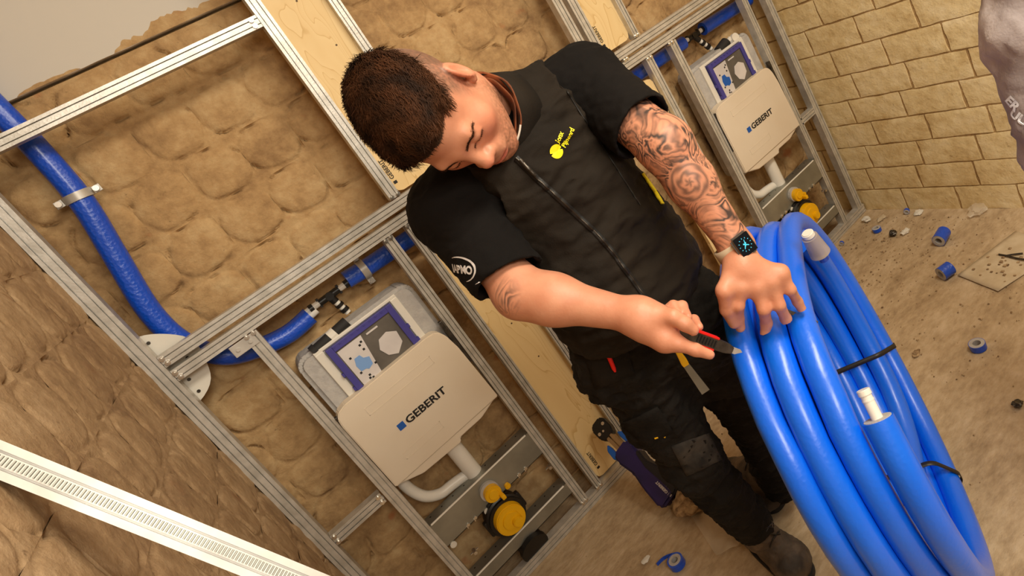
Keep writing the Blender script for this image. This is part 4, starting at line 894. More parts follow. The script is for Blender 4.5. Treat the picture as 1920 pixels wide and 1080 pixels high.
for i, q in enumerate(pick):
    p = hv[q] + rng.normal(0, .0016, 3); nr = hn[q] @ HR; l = (p - HC) @ HR / HS
    dirl = np.array([0.25 * math.sin(l[0] * 60 + l[1] * 25), 0.75 + 0.3 * math.sin(l[0] * 35), 0.0]) + rng.normal(0, .30, 3); dirl -= nr * dirl.dot(nr)
    if l[2] < 0.06: dirl = dirl * 0.6 + np.array([0, 0.1, -0.7])
    dirl /= np.linalg.norm(dirl) + 1e-9; dv = HR @ dirl; nv_ = hn[q]; Ln = (0.008 + 0.011 * rng.random()) * (0.6 if l[2] < 0.05 else 1.0)
    sd_ = np.cross(dv, nv_); sd_ /= np.linalg.norm(sd_) + 1e-9; w_ = 0.00055
    a = p - nv_ * 0.001; b_ = p + dv * Ln * .55 + nv_ * Ln * .20; c_ = p + dv * Ln + nv_ * Ln * (.05 + .2 * rng.random()); k = len(bv)
    bv += [a - sd_ * w_, a + sd_ * w_, b_ + sd_ * w_ * .8, b_ - sd_ * w_ * .8, c_]; bf += [(k, k + 1, k + 2, k + 3), (k + 3, k + 2, k + 4)]
me2 = bpy.data.meshes.new('strands'); me2.from_pydata([tuple(q) for q in bv], [], bf); me2.update()
st = link_mesh('strands', me2, M_HAIR, hair); st['kind'] = 'stuff'
def strand_patch(name, pts, dirs, n, ln, w_, parent, mt, spread):
    bv = []; bf = []
    for i in range(n):
        t = rng.random() * (len(pts) - 1); j = int(t); fr = t - j; l = np.array(pts[j]) * (1 - fr) + np.array(pts[min(j + 1, len(pts) - 1)]) * fr + rng.normal(0, 1, 3) * np.array(spread)
        p = hd(*l); dl = HR @ (np.array(dirs) + rng.normal(0, .25, 3)); dl /= np.linalg.norm(dl); h = body_bvh.find_nearest(Vector(p))
        p = np.array(h[0]) + np.array(h[1]) * 0.0004; nn_ = np.array(h[1]); dl -= nn_ * dl.dot(nn_) * 0.8; sd_ = np.cross(dl, nn_); sd_ /= np.linalg.norm(sd_) + 1e-9; k = len(bv)
        bv += [p - sd_ * w_, p + sd_ * w_, p + dl * ln * (.6 + .6 * rng.random()) + nn_ * 0.0012]; bf.append((k, k + 1, k + 2))
    me = bpy.data.meshes.new(name); me.from_pydata([tuple(q) for q in bv], [], bf); me.update(); return link_mesh(name, me, mt, parent)
for s_ in (-1, 1):
    o = strand_patch('eyebrow', [(s_ * .013, .093, .0135), (s_ * .028, .091, .0190), (s_ * .042, .082, .0175), (s_ * .053, .070, .0095)], (s_ * 1, -.2, 0.15), 300, .0080, .00040, body, M_HAIR, (.0015, .001, .0017)); o['kind'] = 'stuff'
    o = strand_patch('eyelashes', [(s_ * .017, .090, -.0050), (s_ * .031, .0895, -.0066), (s_ * .046, .080, -.0056)], (s_ * .4, .6, -0.7), 120, .0062, .00035, body, M_HAIR, (.0008, .0003, .0005)); o['kind'] = 'stuff'

# ---- T-shirt, vest
def wrinkle(v, n_, amp, seed, sc=(9, 9, 26), warp=None):
    return v + n_ * ((np.abs(nz3(v, sc, seed, 3)) * -1.6 + 0.25) * amp)[:, None]
TS = SDF((0.14, 0.84, 0.88), (0.82, 1.34, 1.46), 0.0042)
TS.cone(RSH, LSH, .072, .072, 0.0)
TS.cone(RSH, RSH + (REL - RSH) * 0.92, .074, .064, 0.03); TS.cone(LSH, LSH + (LEL - LSH) * 0.80, .072, .066, 0.03)
TS.ell((0.483, 1.14, 1.16), (.165, .100, .15), None, 0.04)
TS.cone(NB, RSH, .055, .055, 0.04); TS.cone(NB, LSH, .055, .055, 0.04)
rh = P(938, 535, 1.09); lh = P(1203, 240, 1.15)
def cut_end(S, p, n_, c, R_):      # open the sleeve: remove what lies beyond the hem plane, near the hem only
    n_ = n_ / np.linalg.norm(n_); sl, g = S._win(np.array(c) - R_, np.array(c) + R_); q = (g - p) @ n_; rr_ = vlen(g - c) - R_; S.d[sl] = np.maximum(S.d[sl], np.minimum(q, -rr_)); return S
rdir = P(1000, 600, 1.03) - P(900, 505, 1.12); ldir = LEL - LSH
ra_ = (REL - RSH) / np.linalg.norm(REL - RSH); la_ = ldir / np.linalg.norm(ldir)
cut_end(TS, P(940, 536, 1.10), (ra_ + 0.35 * (P(940, 600, 1.1) - P(940, 500, 1.1)) / .1), REL, 0.13); cut_end(TS, lh, la_ + 0.25 * (P(1260, 240, 1.1) - P(1200, 240, 1.1)) / .06 * 0.3, LEL, 0.14)
TS.cone(RSH + (REL - RSH) * .45, RSH + (REL - RSH) * 1.3, .054, .056, 0.004, '-'); TS.cone(LSH + (LEL - LSH) * .4, LSH + (LEL - LSH) * 1.2, .058, .058, 0.004, '-')
v, f = TS.mesh(); v = smooth_v(v, f, 2, .5); v = wrinkle(v, vnormals(v, f), 0.004, 5, (10, 14, 22))
tee_me = fast_mesh('t_shirt', v, f); tshirt = link_mesh('t_shirt', tee_me, M_TEE, man, False, 'black short-sleeved T-shirt under the vest')
tee_bvh = BVHTree.FromPolygons([Vector(q) for q in v], [list(map(int, q)) for q in f])
VS = SDF((0.20, 0.92, 0.78), (0.80, 1.34, 1.46), 0.0042)
VS.ell((0.474, 1.125, 1.215), (.158, .118, .130), None, 0.0)
VS.cone(RSH + (LSH - RSH) * .12, RSH + (LSH - RSH) * .88, .087, .087, 0.05)
VS.ell((0.486, 1.110, 1.09), (.165, .122, .16), None, 0.06)
VS.ell((0.492, 1.095, 0.97), (.168, .128, .13), None, 0.06)
VS.ell((0.490, 1.085, 0.90), (.165, .125, .09), None, 0.05)
VS.cone(NB + np.array([-.01, -.01, -.01]), RSH + (LSH - RSH) * .25, .060, .060, 0.05); VS.cone(NB + np.array([0, -.01, -.01]), RSH + (LSH - RSH) * .85, .060, .062, 0.05)
VS.halfspace((0.49, 1.09, 0.855), (0.0, 0.0, -1.0))
VS.cone(NB, P(905, 226, 1.10), .064, .068, 0.008, '-')
sax = (LSH - RSH) / np.linalg.norm(LSH - RSH)
cut_end(VS, LSH - sax * .040, sax + np.array([0, -.25, 0]), LSH + sax * .02, 0.135); cut_end(VS, RSH + sax * .040, -sax + np.array([0, -.25, 0]), RSH - sax * .02, 0.135)
v, f = VS.mesh(); v = smooth_v(v, f, 2, .5); vn_ = vnormals(v, f); v = wrinkle(v, vn_, 0.010, 11, (5, 6, 11)); v = wrinkle(v, vnormals(v, f), 0.003, 21, (14, 14, 24))
vest_me = fast_mesh('vest', v, f); vest = link_mesh('vest', vest_me, M_VEST, man, False, 'brown-black softshell vest with yellow logo and zip')
vest_bvh = BVHTree.FromPolygons([Vector(q) for q in v], [list(map(int, q)) for q in f])
def on(bvh, x, y, off=0.0, d0=0.5):
    r = CR @ np.array([(x - CX) / FPX, (y - CY) / FPX, 1.0]); r = r / np.linalg.norm(r); h = bvh.ray_cast(Vector(O), Vector(r), 4.0)
    if h[0] is None: return None, None
    return np.array(h[0]) + np.array(h[1]) * off * (1 if np.dot(np.array(h[1]), r) < 0 else -1), np.array(h[1])
def ribbon(name, pts, w_, th_, mt, parent, bvh, label=None, n=6):
    sp = spline(pts, n); v = []; f = []
    for i, p in enumerate(sp):
        t = sp[min(i + 1, len(sp) - 1)] - sp[max(i - 1, 0)]; t = t / np.linalg.norm(t); h = bvh.find_nearest(Vector(p)); nn_ = np.array(h[1]); s_ = np.cross(t, nn_); s_ /= np.linalg.norm(s_)
        for a, b_ in ((-1, -0.6), (1, -0.6), (1, 1), (-1, 1)): v.append(list(np.array(p) + s_ * a * w_ + nn_ * b_ * th_))
    for i in range(len(sp) - 1):
        for j in range(4): a = i * 4; f.append([a + j, a + (j + 1) % 4, a + 4 + (j + 1) % 4, a + 4 + j])
    f += [[3, 2, 1, 0], [len(v) - 4, len(v) - 3, len(v) - 2, len(v) - 1]]
    return link_mesh(name, np_mesh(name, v, f), mt, parent, True, label)
def trace(bvh, pts, off=0.0008):
    out = []; pts = [q for q in spline([(a, b, 0) for a, b in pts], 6)]
    for q in pts:
        p, n_ = on(bvh, q[0], q[1], off)
        if p is not None: out.append(p)
    return out
M_ZIP = mat('zip_tape', srgb(16, 14, 13), 0.6); M_ZIPM = mat('zip_metal', srgb(70, 64, 58), 0.35, 0.8)
zp = trace(vest_bvh, [(968, 296), (990, 318), (1018, 345), (1050, 374), (1082, 404), (1112, 432), (1140, 462), (1165, 496), (1190, 530), (1210, 558)])
z1 = ribbon('zip', zp, .0055, .0018, M_ZIP, vest, vest_bvh, 'black front zip'); ribbon('zip_teeth', zp, .0014, .0030, M_ZIPM, z1, vest_bvh)
pl_ = trace(vest_bvh, [(975, 300), (990, 315), (1003, 328)], 0.004); ribbon('zip_puller', pl_, .0034, .003, M_ZIPM, z1, vest_bvh)
for nm, pts in (('seam', [(1010, 88), (1050, 150), (1090, 215), (1130, 275), (1165, 330), (1200, 385)]), ('seam', [(800, 350), (850, 390), (905, 440), (960, 490)])):
    q = trace(vest_bvh, pts); 
    if len(q) > 3: ribbon(nm, q, .0014, .0012, M_ZIP, vest, vest_bvh)
q = trace(vest_bvh, [(1203, 326), (1216, 345), (1229, 364), (1241, 384)], 0.0025)
if len(q) > 2: ribbon('yellow_piping', q, .0042, .002, M_LEMON, vest, vest_bvh, 'yellow side piping')
# chest print
pc, nc = on(vest_bvh, 1043, 284)
if pc is not None:
    ud = P(1077, 238, 1.1) - P(1046, 283, 1.1); ud = ud / np.linalg.norm(ud); ud -= nc * ud.dot(nc); ud /= np.linalg.norm(ud); vd = np.cross(nc, ud)
    if np.dot(vd, P(1030, 270, 1.1) - P(1060, 290, 1.1)) < 0: vd = -vd
    r_ = 0.0125; rim = []
    for k in range(40):
        a = 2 * math.pi * k / 40; rr_ = r_
        if abs(((a - math.radians(150) + math.pi) % (2 * math.pi)) - math.pi) < 0.10 or abs(((a - math.radians(330) + math.pi) % (2 * math.pi)) - math.pi) < 0.10: rr_ = r_ * 0.62
        rim.append([rr_ * math.cos(a), rr_ * math.sin(a), 0])
    fan = [[0, k + 1, (k + 1) % 40 + 1] for k in range(40)]
    decal('chest_emblem', [[0, 0, 0]] + rim, fan, pc, ud, vd, M_LEMON, vest, vest_bvh, 0.0012, 'round yellow emblem')
    v1, f1 = text_verts('Jonx', 0.012, 0.0003); v2, f2_ = text_verts('Pijnenrd', 0.012, 0.0003)
    decal('chest_lettering', v1 + np.array([.014, .004, 0]), f1, pc, ud, vd, M_LEMON, vest, vest_bvh, 0.0012, 'yellow embroidered name'); decal('chest_lettering', v2 + np.array([.014, -.011, 0]), f2_, pc, ud, vd, M_LEMON, vest, vest_bvh, 0.0012)
# sleeve print
pc, nc = on(tee_bvh, 868, 506)
if pc is not None:
    ud = P(900, 500, 1.1) - P(840, 502, 1.1); ud -= nc * ud.dot(nc); ud /= np.linalg.norm(ud); vd = np.cross(nc, ud)
    if np.dot(vd, P(868, 480, 1.1) - P(868, 520, 1.1)) < 0: vd = -vd
    v1, f1 = text_verts('IAPMO', 0.019, 0.0008); v1[:, 0] -= v1[:, 0].max() - 0.024; v1[:, 1] -= 0.006
    decal('sleeve_lettering', v1, f1, pc, ud, vd, M_PHOTOL, tshirt, tee_bvh, 0.0012, 'white sleeve lettering')
    arc = []; fa = []
    for k in range(25):
        a = math.radians(-70 + 190 * k / 24); w_ = 0.0016 * math.sin(math.pi * (k + 1) / 26) + 0.0003
        for s_ in (-1, 1): arc.append([-0.008 + (0.038 + s_ * w_) * math.cos(a), 0.000 + (0.021 + s_ * w_) * math.sin(a), 0])
    for k in range(24): fa.append([2 * k, 2 * k + 1, 2 * k + 3, 2 * k + 2])
    decal('sleeve_arc', arc, fa, pc, ud, vd, M_PHOTOL, tshirt, tee_bvh, 0.0012); dv, df = disc2(0.034, -0.020, 0.002, 10); decal('sleeve_mark', dv, df, pc, ud, vd, M_PHOTOL, tshirt, tee_bvh, 0.0012)
# collar: stand-up band with rust lining, white cord inside
nk = (hd(0, -0.02, -0.05) - NB); nk /= np.linalg.norm(nk); cc = P(912, 226, 1.125); la = LSH - RSH; la -= nk * la.dot(nk); la /= np.linalg.norm(la); fa_ = np.cross(nk, la)
def band(name, r1, r2, h0, h1, mt, off, th=0.004, a0=0, a1=2 * math.pi, parent=None, label=None):
    n = 48; v = []; f = []
    for i in range(n + 1):
        a = a0 + (a1 - a0) * i / n
        for (rr_, hh) in ((r1, h0), (r2, h1), (r2 - th, h1), (r1 - th, h0)):
            wv = 0.0015 * math.sin(a * 7 + off * 9); v.append(list(cc + (la * math.cos(a) * 1.06 + fa_ * math.sin(a) * 1.0) * (rr_ + wv) + nk * (hh + 0.006 * math.cos(a - 1.2))))
    for i in range(n):
        for j in range(4): b_ = i * 4; f.append([b_ + j, b_ + (j + 1) % 4, b_ + 4 + (j + 1) % 4, b_ + 4 + j])
    return link_mesh(name, np_mesh(name, v, f), mt, parent or vest, True, label)
cl_ = band('collar', .086, .077, -.045, .010, M_VEST, 0, 0.003); band('collar_lining', .0530, .0790, -.010, .0105, M_COLLAR, 1, 0.003, parent=cl_, label='rust-brown collar lining'); band('collar_fold', .0560, .0690, -.004, .0085, M_COLLAR, 2, 0.003, parent=cl_)
arc = []
for a in np.linspace(0, 4 * math.pi, 120)[:-1]:
    q = cc + (la * math.cos(a) * 1.06 + fa_ * math.sin(a)) * .0785 + nk * (.0115 + 0.006 * math.cos(a - 1.2)); w_ = (q - O) @ CR; yy = w_[1] / w_[2] * FPX + CY
    if yy > 232: arc.append(q)
    elif len(arc) > 12: break
    else: arc = []
m = MB(); m.tube(arc, .0018, 8); m.done('white_edge', M_WHITE, cl_, True, 'thin white edge at the front of the collar')
# watch
wa = (LWR - LEL) / np.linalg.norm(LWR - LEL); wc = P(1377, 464, 1.125); wn = P(1389, 467, 1.10) - wc; wn = -CR[:, 2] + 0.25 * CR[:, 0] - 0.15 * CR[:, 1]; wn -= wa * wn.dot(wa); wn /= np.linalg.norm(wn); ws = np.cross(wa, wn)
n = 40; v = []; f = []
for i in range(n):
    a = 2 * math.pi * i / n
    for s_, rr_ in ((-.0105, .0330), (.0105, .0330), (.0105, .0365), (-.0105, .0365)): v.append(list(wc + wa * s_ + (wn * math.cos(a) + ws * math.sin(a)) * rr_))
for i in range(n):
    for j in range(4): a = i * 4; b_ = ((i + 1) % n) * 4; f.append([a + j, a + (j + 1) % 4, b_ + (j + 1) % 4, b_ + j])
wt = link_mesh('wristwatch', np_mesh('wristwatch', v, f), M_BAND, man, True, 'square dark wristwatch on a beige strap')
W3 = Matrix(((ws[0], wa[0], wn[0]), (ws[1], wa[1], wn[1]), (ws[2], wa[2], wn[2])))
m = MB(); b = bmesh.new(); bmesh.ops.create_cube(b, size=1.0)
for q in b.verts: q.co = Vector((q.co.x * .037, q.co.y * .042, q.co.z * .011))
bmesh.ops.bevel(b, geom=b.edges[:], offset=.0045, segments=3, affect='EDGES')
wo = Vector(wc + wn * 0.0400)
for q in b.verts: q.co = W3 @ q.co + wo
m._add(b); m.done('watch_case', M_WATCH, wt, True)
def wq(u, w_, h): return list(wo + W3 @ Vector((u, w_, h)))
v = [wq(.0155 * sx, .018 * sy, .0058) for sx, sy in ((-1, -1), (1, -1), (1, 1), (-1, 1))]
link_mesh('watch_glass', np_mesh('watch_glass', v, [[0, 1, 2, 3]]), M_GLASS, wt)
v = []; f = []
def bar(a, r0, r1, w_):
    c_, s_ = math.cos(a), math.sin(a); k = len(v)
    for r_, t in ((r0, -w_), (r1, -w_ * .5), (r1, w_ * .5), (r0, w_)): v.append(wq(c_ * r_ - s_ * t, s_ * r_ + c_ * t, .0062))
    f.append([k, k + 1, k + 2, k + 3])
for k in range(12): bar(k * math.pi / 6, .0105, .0125, .0006)
bar(0.9, -.004, .008, .0012); bar(2.5, -.004, .007, .0012); bar(4.4, -.003, .0085, .0009)
link_mesh('watch_dial', np_mesh('watch_dial', v, f), M_DIAL, wt)

# ---- trousers
RH = P(1168, 655, 1.36); LH = P(1288, 590, 1.36); RK = P(1296, 862, 1.50); LK = P(1405, 770, 1.56); RA = P(1412, 985, 1.615); LA = P(1462, 905, 1.75)
TR = SDF((0.24, 0.88, 0.06), (0.86, 1.42, 0.96), 0.005)
TR.ell((0.478, 1.115, 0.865), (.150, .108, .10), None, 0.0); TR.cone(RH, LH, .098, .098, 0.04)
TR.cone(RH, RK, .098, .068, 0.04); TR.cone(LH, LK, .096, .068, 0.04)
TR.cone(RK, RA, .068, .052, 0.03); TR.cone(LK, LA, .066, .052, 0.03)
TR.ell(RK + np.array([0, -.02, 0.02]), (.062, .055, .075), None, 0.03); TR.ell(LK + np.array([0, -.02, 0.02]), (.060, .055, .075), None, 0.03)
TR.ell(P(1128, 705, 1.34), (.05, .05, .075), None, 0.03); TR.ell(P(1208, 800, 1.42), (.048, .045, .05), None, 0.02)
for k, t in enumerate((.35, .6, .82)):
    for A_, B_ in ((RK, RA), (LK, LA)):
        TR.ell(A_ + (B_ - A_) * t + np.array([.006 * (-1) ** k, 0, 0]), (.062 - .004 * k, .062 - .004 * k, .020), None, 0.02)
v, f = TR.mesh(); v = smooth_v(v, f, 1, .5); v = wrinkle(v, vnormals(v, f), 0.012, 31, (7, 8, 15)); v = wrinkle(v, vnormals(v, f), 0.004, 37, (22, 22, 36))
tr_me = fast_mesh('trousers', v, f); trou = link_mesh('trousers', tr_me, M_TROU, man, False, 'black work trousers with pockets and worn knees')
tr_bvh = BVHTree.FromPolygons([Vector(q) for q in v], [list(map(int, q)) for q in f])
def patch(name, pxs, mt, parent, bvh, off, label=None, sub=5):
    """a cloth patch laid on the surface: quad px corners, gridded"""
    v = []; f = []; A = [np.array(q, float) for q in pxs]; n = sub
    for i in range(n + 1):
        for j in range(n + 1):
            a, b_ = i / n, j / n; q = (A[0] * (1 - a) + A[1] * a) * (1 - b_) + (A[3] * (1 - a) + A[2] * a) * b_
            p, nn_ = on(bvh, q[0], q[1], off)
            if p is None: p = v[-1] if v else P(q[0], q[1], 1.4)
            v.append(list(p))
    for i in range(n):
        for j in range(n): a = i * (n + 1) + j; f.append([a, a + 1, a + n + 2, a + n + 1])
    o = link_mesh(name, np_mesh(name, v, f), mt, parent, True, label); md = o.modifiers.new('t', 'SOLIDIFY'); md.thickness = 0.003; md.offset = 0; return o
patch('knee_patch', [(1258, 836), (1328, 812), (1352, 862), (1288, 892)], M_DUST, trou, tr_bvh, 0.0015, 'dusty grey knee patch', 8)
patch('pocket_flap', [(1168, 792), (1232, 762), (1262, 806), (1212, 838)], M_TROU, trou, tr_bvh, 0.004, None, 6)
patch('pocket_flap', [(1092, 650), (1168, 625), (1190, 700), (1118, 728)], M_TROU, trou, tr_bvh, 0.003, None, 6)
q = trace(tr_bvh, [(1228, 820), (1238, 817), (1247, 818)], 0.004)
if len(q) > 1: ribbon('yellow_stitching', q, .0016, .001, M_YEL, trou, tr_bvh)
# ---- boots
def boot(ank, toe, heel, label):
    ank, toe, heel = map(np.array, (ank, toe, heel)); S_ = SDF(np.minimum(np.minimum(ank, toe), heel) - [.09, .09, 0.10], np.maximum(np.maximum(ank, toe), heel) + [.09, .09, .10], 0.0036)
    fw = toe - heel; fw[2] = 0; fw /= np.linalg.norm(fw); sd_ = np.array([-fw[1], fw[0], 0])
    S_.cone(ank + [0, 0, .06], heel + fw * .045 + [0, 0, .055], .047, .043, 0.0); S_.cone(heel + fw * .04 + [0, 0, .045], toe - fw * .05 + [0, 0, .038], .042, .045, 0.03); S_.cone(toe - fw * .06 + [0, 0, .034] + sd_ * .008, toe - fw * .045 + [0, 0, .034] - sd_ * .008, .046, .046, 0.02)
    S_.cone(ank + [0, 0, .02], toe - fw * .09 + [0, 0, .06], .040, .030, 0.03)
    S_.halfspace((0, 0, 0.014), (0, 0, -1))
    v, f = S_.mesh(); v = smooth_v(v, f, 1, .4); v = v + vnormals(v, f) * (nz3(v, (30, 30, 30), 2, 3) * 0.003)[:, None]
    bo = link_mesh('boot', fast_mesh('boot', v, f), M_BOOT, man, False, label); bv_ = BVHTree.FromPolygons([Vector(q) for q in v], [list(map(int, q)) for q in f])
    R_ = []; n = 36
    for i in range(n):
        a = 2 * math.pi * i / n; c_ = (heel + toe) / 2; Lh = np.linalg.norm((toe - heel)[:2]) / 2 + 0.002; wv = .048 + .006 * math.cos(a); p = c_ + fw * math.copysign(abs(math.cos(a)) ** .75, math.cos(a)) * Lh + sd_ * math.copysign(abs(math.sin(a)) ** .75, math.sin(a)) * wv; R_.append((p[0], p[1]))
    m = MB(); m.prism(R_, 0.001, 0.019, axis='z', bevel=0.002); m.done('sole', M_BLACKR, bo)
    for k in range(5):
        t = k / 4; c_ = ank * (1 - t) + (toe - fw * .10) * t + np.array([0, 0, .07 - .02 * t]) + fw * .035 * (1 - t); pts = []
        for u in np.linspace(-.024, .024, 7):
            h = bv_.ray_cast(Vector(c_ + sd_ * u + fw * (u * (.3 if k % 2 else -.3)) + (fw * .5 + np.array([0, 0, 1])) * .12), Vector(-(fw * .5 + np.array([0, 0, 1]))).normalized(), .35)
            if h[0] is not None: pts.append(np.array(h[0]) + np.array(h[1]) * .002)
        if len(pts) > 3: m = MB(); m.tube(pts, .0019, 6); m.done('lace', M_BLACK, bo, True)
    return bo
rt = onZ(1520, 1092); rh_ = rt + np.array([.035, .255, 0]); boot((RA[0], RA[1], 0.09), rt, rh_, 'dusty right boot near the bottom edge')
lt = onZ(1470, 950); lh_ = lt + np.array([-.02, .24, 0]); boot((LA[0], LA[1], 0.09), lt, lh_, 'left boot half hidden behind the coil')

# ------------------------------------------------------------------ things in the hands and pockets
def frame3(a, b, up):
    a = np.array(a); b = np.array(b); t = (b - a) / np.linalg.norm(b - a); u = np.array(up, float); u -= t * u.dot(t); u /= np.linalg.norm(u); s_ = np.cross(t, u)
    return a, np.linalg.norm(b - a), t, s_, u
def lbox(mb, fr, x0, x1, y0, y1, z0, z1, bevel=0.0):     # box in a local frame: x along, y side, z up
    a, Ln, t, s_, u = fr; b = bmesh.new(); bmesh.ops.create_cube(b, size=1.0)
    for v in b.verts: v.co = Vector((v.co.x * (x1 - x0), v.co.y * (y1 - y0), v.co.z * (z1 - z0)))
    if bevel: bmesh.ops.bevel(b, geom=b.edges[:], offset=bevel, segments=2, affect='EDGES')
    for v in b.verts:
        q = v.co + Vector(((x0 + x1) / 2, (y0 + y1) / 2, (z0 + z1) / 2)); v.co = Vector(a + t * q.x + s_ * q.y + u * q.z)
    mb._add(b)
def lprism(mb, fr, poly, z0, z1, bevel=0.0):
    a, Ln, t, s_, u = fr; n = len(poly); b = bmesh.new(); A = [b.verts.new(a + t * p[0] + s_ * p[1] + u * z0) for p in poly]; C = [b.verts.new(a + t * p[0] + s_ * p[1] + u * z1) for p in poly]
    b.faces.new(A); b.faces.new(list(reversed(C)))
    for i in range(n): b.faces.new((A[i], C[i], C[(i + 1) % n], A[(i + 1) % n]))
    bmesh.ops.recalc_face_normals(b, faces=b.faces[:])
    if bevel: bmesh.ops.bevel(b, geom=b.edges[:], offset=bevel, segments=2, affect='EDGES')
    mb._add(b)
kf = frame3(P(1250, 612, 1.015), P(1389, 662, 1.085), -CR[:, 2]); KL = kf[1]
ks = -1 if np.dot(kf[3], CR[:, 1]) > 0 else 1           # side that points up in the picture
m = MB(); lprism(m, kf, [(0.0, -.009), (0.09, -.010), (KL - .034, -.009), (KL - .020, -.006), (KL - .020, .006), (KL - .034, .009), (0.06, .011), (0.0, .010)], -.005, .005, .0015)
kn = m.done('utility_knife', M_KNIFE); kn['label'] = 'grey utility knife with red rails gripped in the right hand'; kn['category'] = 'knife'
m = MB(); lprism(m, kf, [(KL - .045, -.0055), (KL - .004, -.0055), (KL + .002, -.002), (KL - .012, .0055), (KL - .045, .0055)], -.0006, .0006); m.done('blade', M_STEEL, kn)
m = MB(); lbox(m, kf, .004, .102, -.0125, -.0085, -.0062, .0062, .001); m.done('red_rail', M_RED, kn)
m = MB(); lbox(m, kf, .050, .100, .0085, .0125, -.0062, .0062, .001); m.done('red_rail', M_RED, kn)
for i in range(7): m = MB(); lbox(m, kf, .060 + i * .006, .0625 + i * .006, -.006, .006, .0045, .0068); m.done('slider_ridge', M_BLACK, kn)
# strap end held under the little finger
sa = ct(1470, 581, .002, 0.0); sb = ct(1533, 606, .002, 0.0)
m = MB(); lbox(m, frame3(sa, sb, -CR[:, 2]), 0, np.linalg.norm(sb - sa), -.0035, .0035, -.0008, .0008); o = m.done('strap_end', M_KNIFE, coil); o['label'] = 'loose strap end under the little finger'
# red marker in the right pocket
a_, an = on(tr_bvh, 1128, 622, .009); b_, bn = on(tr_bvh, 1155, 697, .009)
if a_ is not None and b_ is not None:
    pf_ = frame3(a_, b_, an + bn); m = MB(); m.cyl(a_, a_ + pf_[2] * pf_[1] * .42, .0070, n=14, bevel=.001); mk = m.done('marker', M_RED, smooth=True); mk['label'] = 'red marker clipped on the black trouser pocket'; mk['category'] = 'pen'
    m = MB(); m.cyl(a_ + pf_[2] * pf_[1] * .42, a_ + pf_[2] * pf_[1] * .92, .0048, .0042, n=14); m.cyl(a_ + pf_[2] * pf_[1] * .92, b_, .0042, .0022, n=14); m.done('clip_arm', M_RED, mk, True)
    m = MB(); lbox(m, pf_, pf_[1] * .36, pf_[1] * .50, .004, .012, -.003, .004, .001); m.done('clip', M_RED, mk)
a_ = P(1268, 655, 1.20); b_ = P(1296, 700, 1.235); c_ = P(1322, 735, 1.27)
m = MB(); fr_ = frame3(a_, b_, -CR[:, 2]); lprism(m, fr_, [(0, -.004), (fr_[1] * .5, -.007), (fr_[1] * .62, -.006), (fr_[1] * .62, .006), (fr_[1] * .5, .007), (0, .004)], -.006, .006, .001); q_ = m.done('scraper', M_YEL); q_['label'] = 'yellow-handled scraper hanging below the right hand'; q_['category'] = 'tool'
fr2 = frame3(a_ + (b_ - a_) * .6, c_, -CR[:, 2]); m = MB(); lprism(m, fr2, [(0, -.006), (fr2[1], -.010), (fr2[1], .008), (0, .006)], -.0015, .0015); m.done('metal_blade', M_PLATE, q_)

# ------------------------------------------------------------------ pressing tool leaning on the lower board
t0 = onY(1122, 800, 1.872); t1 = onY(1150, 845, 1.862)
tA = onY(1120, 793, 1.884); tB = onZ(1262, 935, 0.035)
pf3 = frame3(tA, tB, -CR[:, 2]); TL_ = pf3[1]
m = MB(); lprism(m, pf3, [(TL_ * .34, -0.0297), (TL_ * .42, -0.0405), (TL_ * .60, -0.0297), (TL_ * .75, -0.0459), (TL_ * .97, -0.0540), (TL_, -0.0378), (TL_, 0.0351), (TL_ * .96, 0.0459), (TL_ * .75, 0.0405), (TL_ * .60, 0.0297), (TL_ * .42, 0.0405), (TL_ * .34, 0.0297)], -.026, .024, .008)
tool = m.done('pressing_tool', M_TOOLP, smooth=True); tool['label'] = 'violet cordless pressing tool leaning against the lower plywood board'; tool['category'] = 'tool'
m = MB(); lprism(m, pf3, [(TL_ * .50, -0.0405), (TL_ * .62, -0.0338), (TL_ * .76, -0.0500), (TL_ * .98, -0.0580), (TL_ * 1.01, -0.0135), (TL_ * .90, -0.0162), (TL_ * .66, -0.0108), (TL_ * .50, -0.0216)], -.028, .026, .005); m.done('rubber_grip', M_TOOLK, tool, True)
for sy in (-1, 1):
    m = MB(); lbox(m, pf3, TL_ * .17, TL_ * .36, sy * .008 - .006, sy * .008 + .006, -.012, .014, .002); m.done('jaw_arm', M_BRONZE, tool)
    m = MB(); lprism(m, pf3, [(TL_ * .22, sy * .028), (TL_ * .27, sy * .024), (TL_ * .38, sy * .026), (TL_ * .42, sy * .034), (TL_ * .36, sy * .046), (TL_ * .26, sy * .042)], -.006, .008, .002); m.done('release_clip', M_BLUEC, tool)
m = MB(); lprism(m, pf3, [(-.004, -.018), (TL_ * .03, -.030), (TL_ * .14, -.030), (TL_ * .20, -.020), (TL_ * .20, .020), (TL_ * .14, .030), (TL_ * .03, .030), (-.004, .018)], -.016, .016, .004); jw_ = m.done('press_jaw', M_BLACK, tool, True)
for (u, w_) in ((.05, -.017), (.10, .0), (.09, .017)):
    c_ = pf3[0] + pf3[2] * TL_ * (u + .02) + pf3[3] * w_; m = MB(); m.cyl(c_ + pf3[4] * .014, c_ + pf3[4] * .0185, .006 if w_ else .004, n=12); m.done('jaw_bolt', M_SCREW, jw_)
tv, tf = text_verts('GEBERIT', .013, .0004); sg = 1 if np.dot(pf3[3], CR[:, 0]) > 0 else -1
tb_ = BVHTree.FromPolygons([v.co.copy() for v in tool.data.vertices], [list(p.vertices) for p in tool.data.polygons])
oT = pf3[0] + pf3[2] * TL_ * .95 + pf3[3] * sg * .012 + pf3[4] * .03
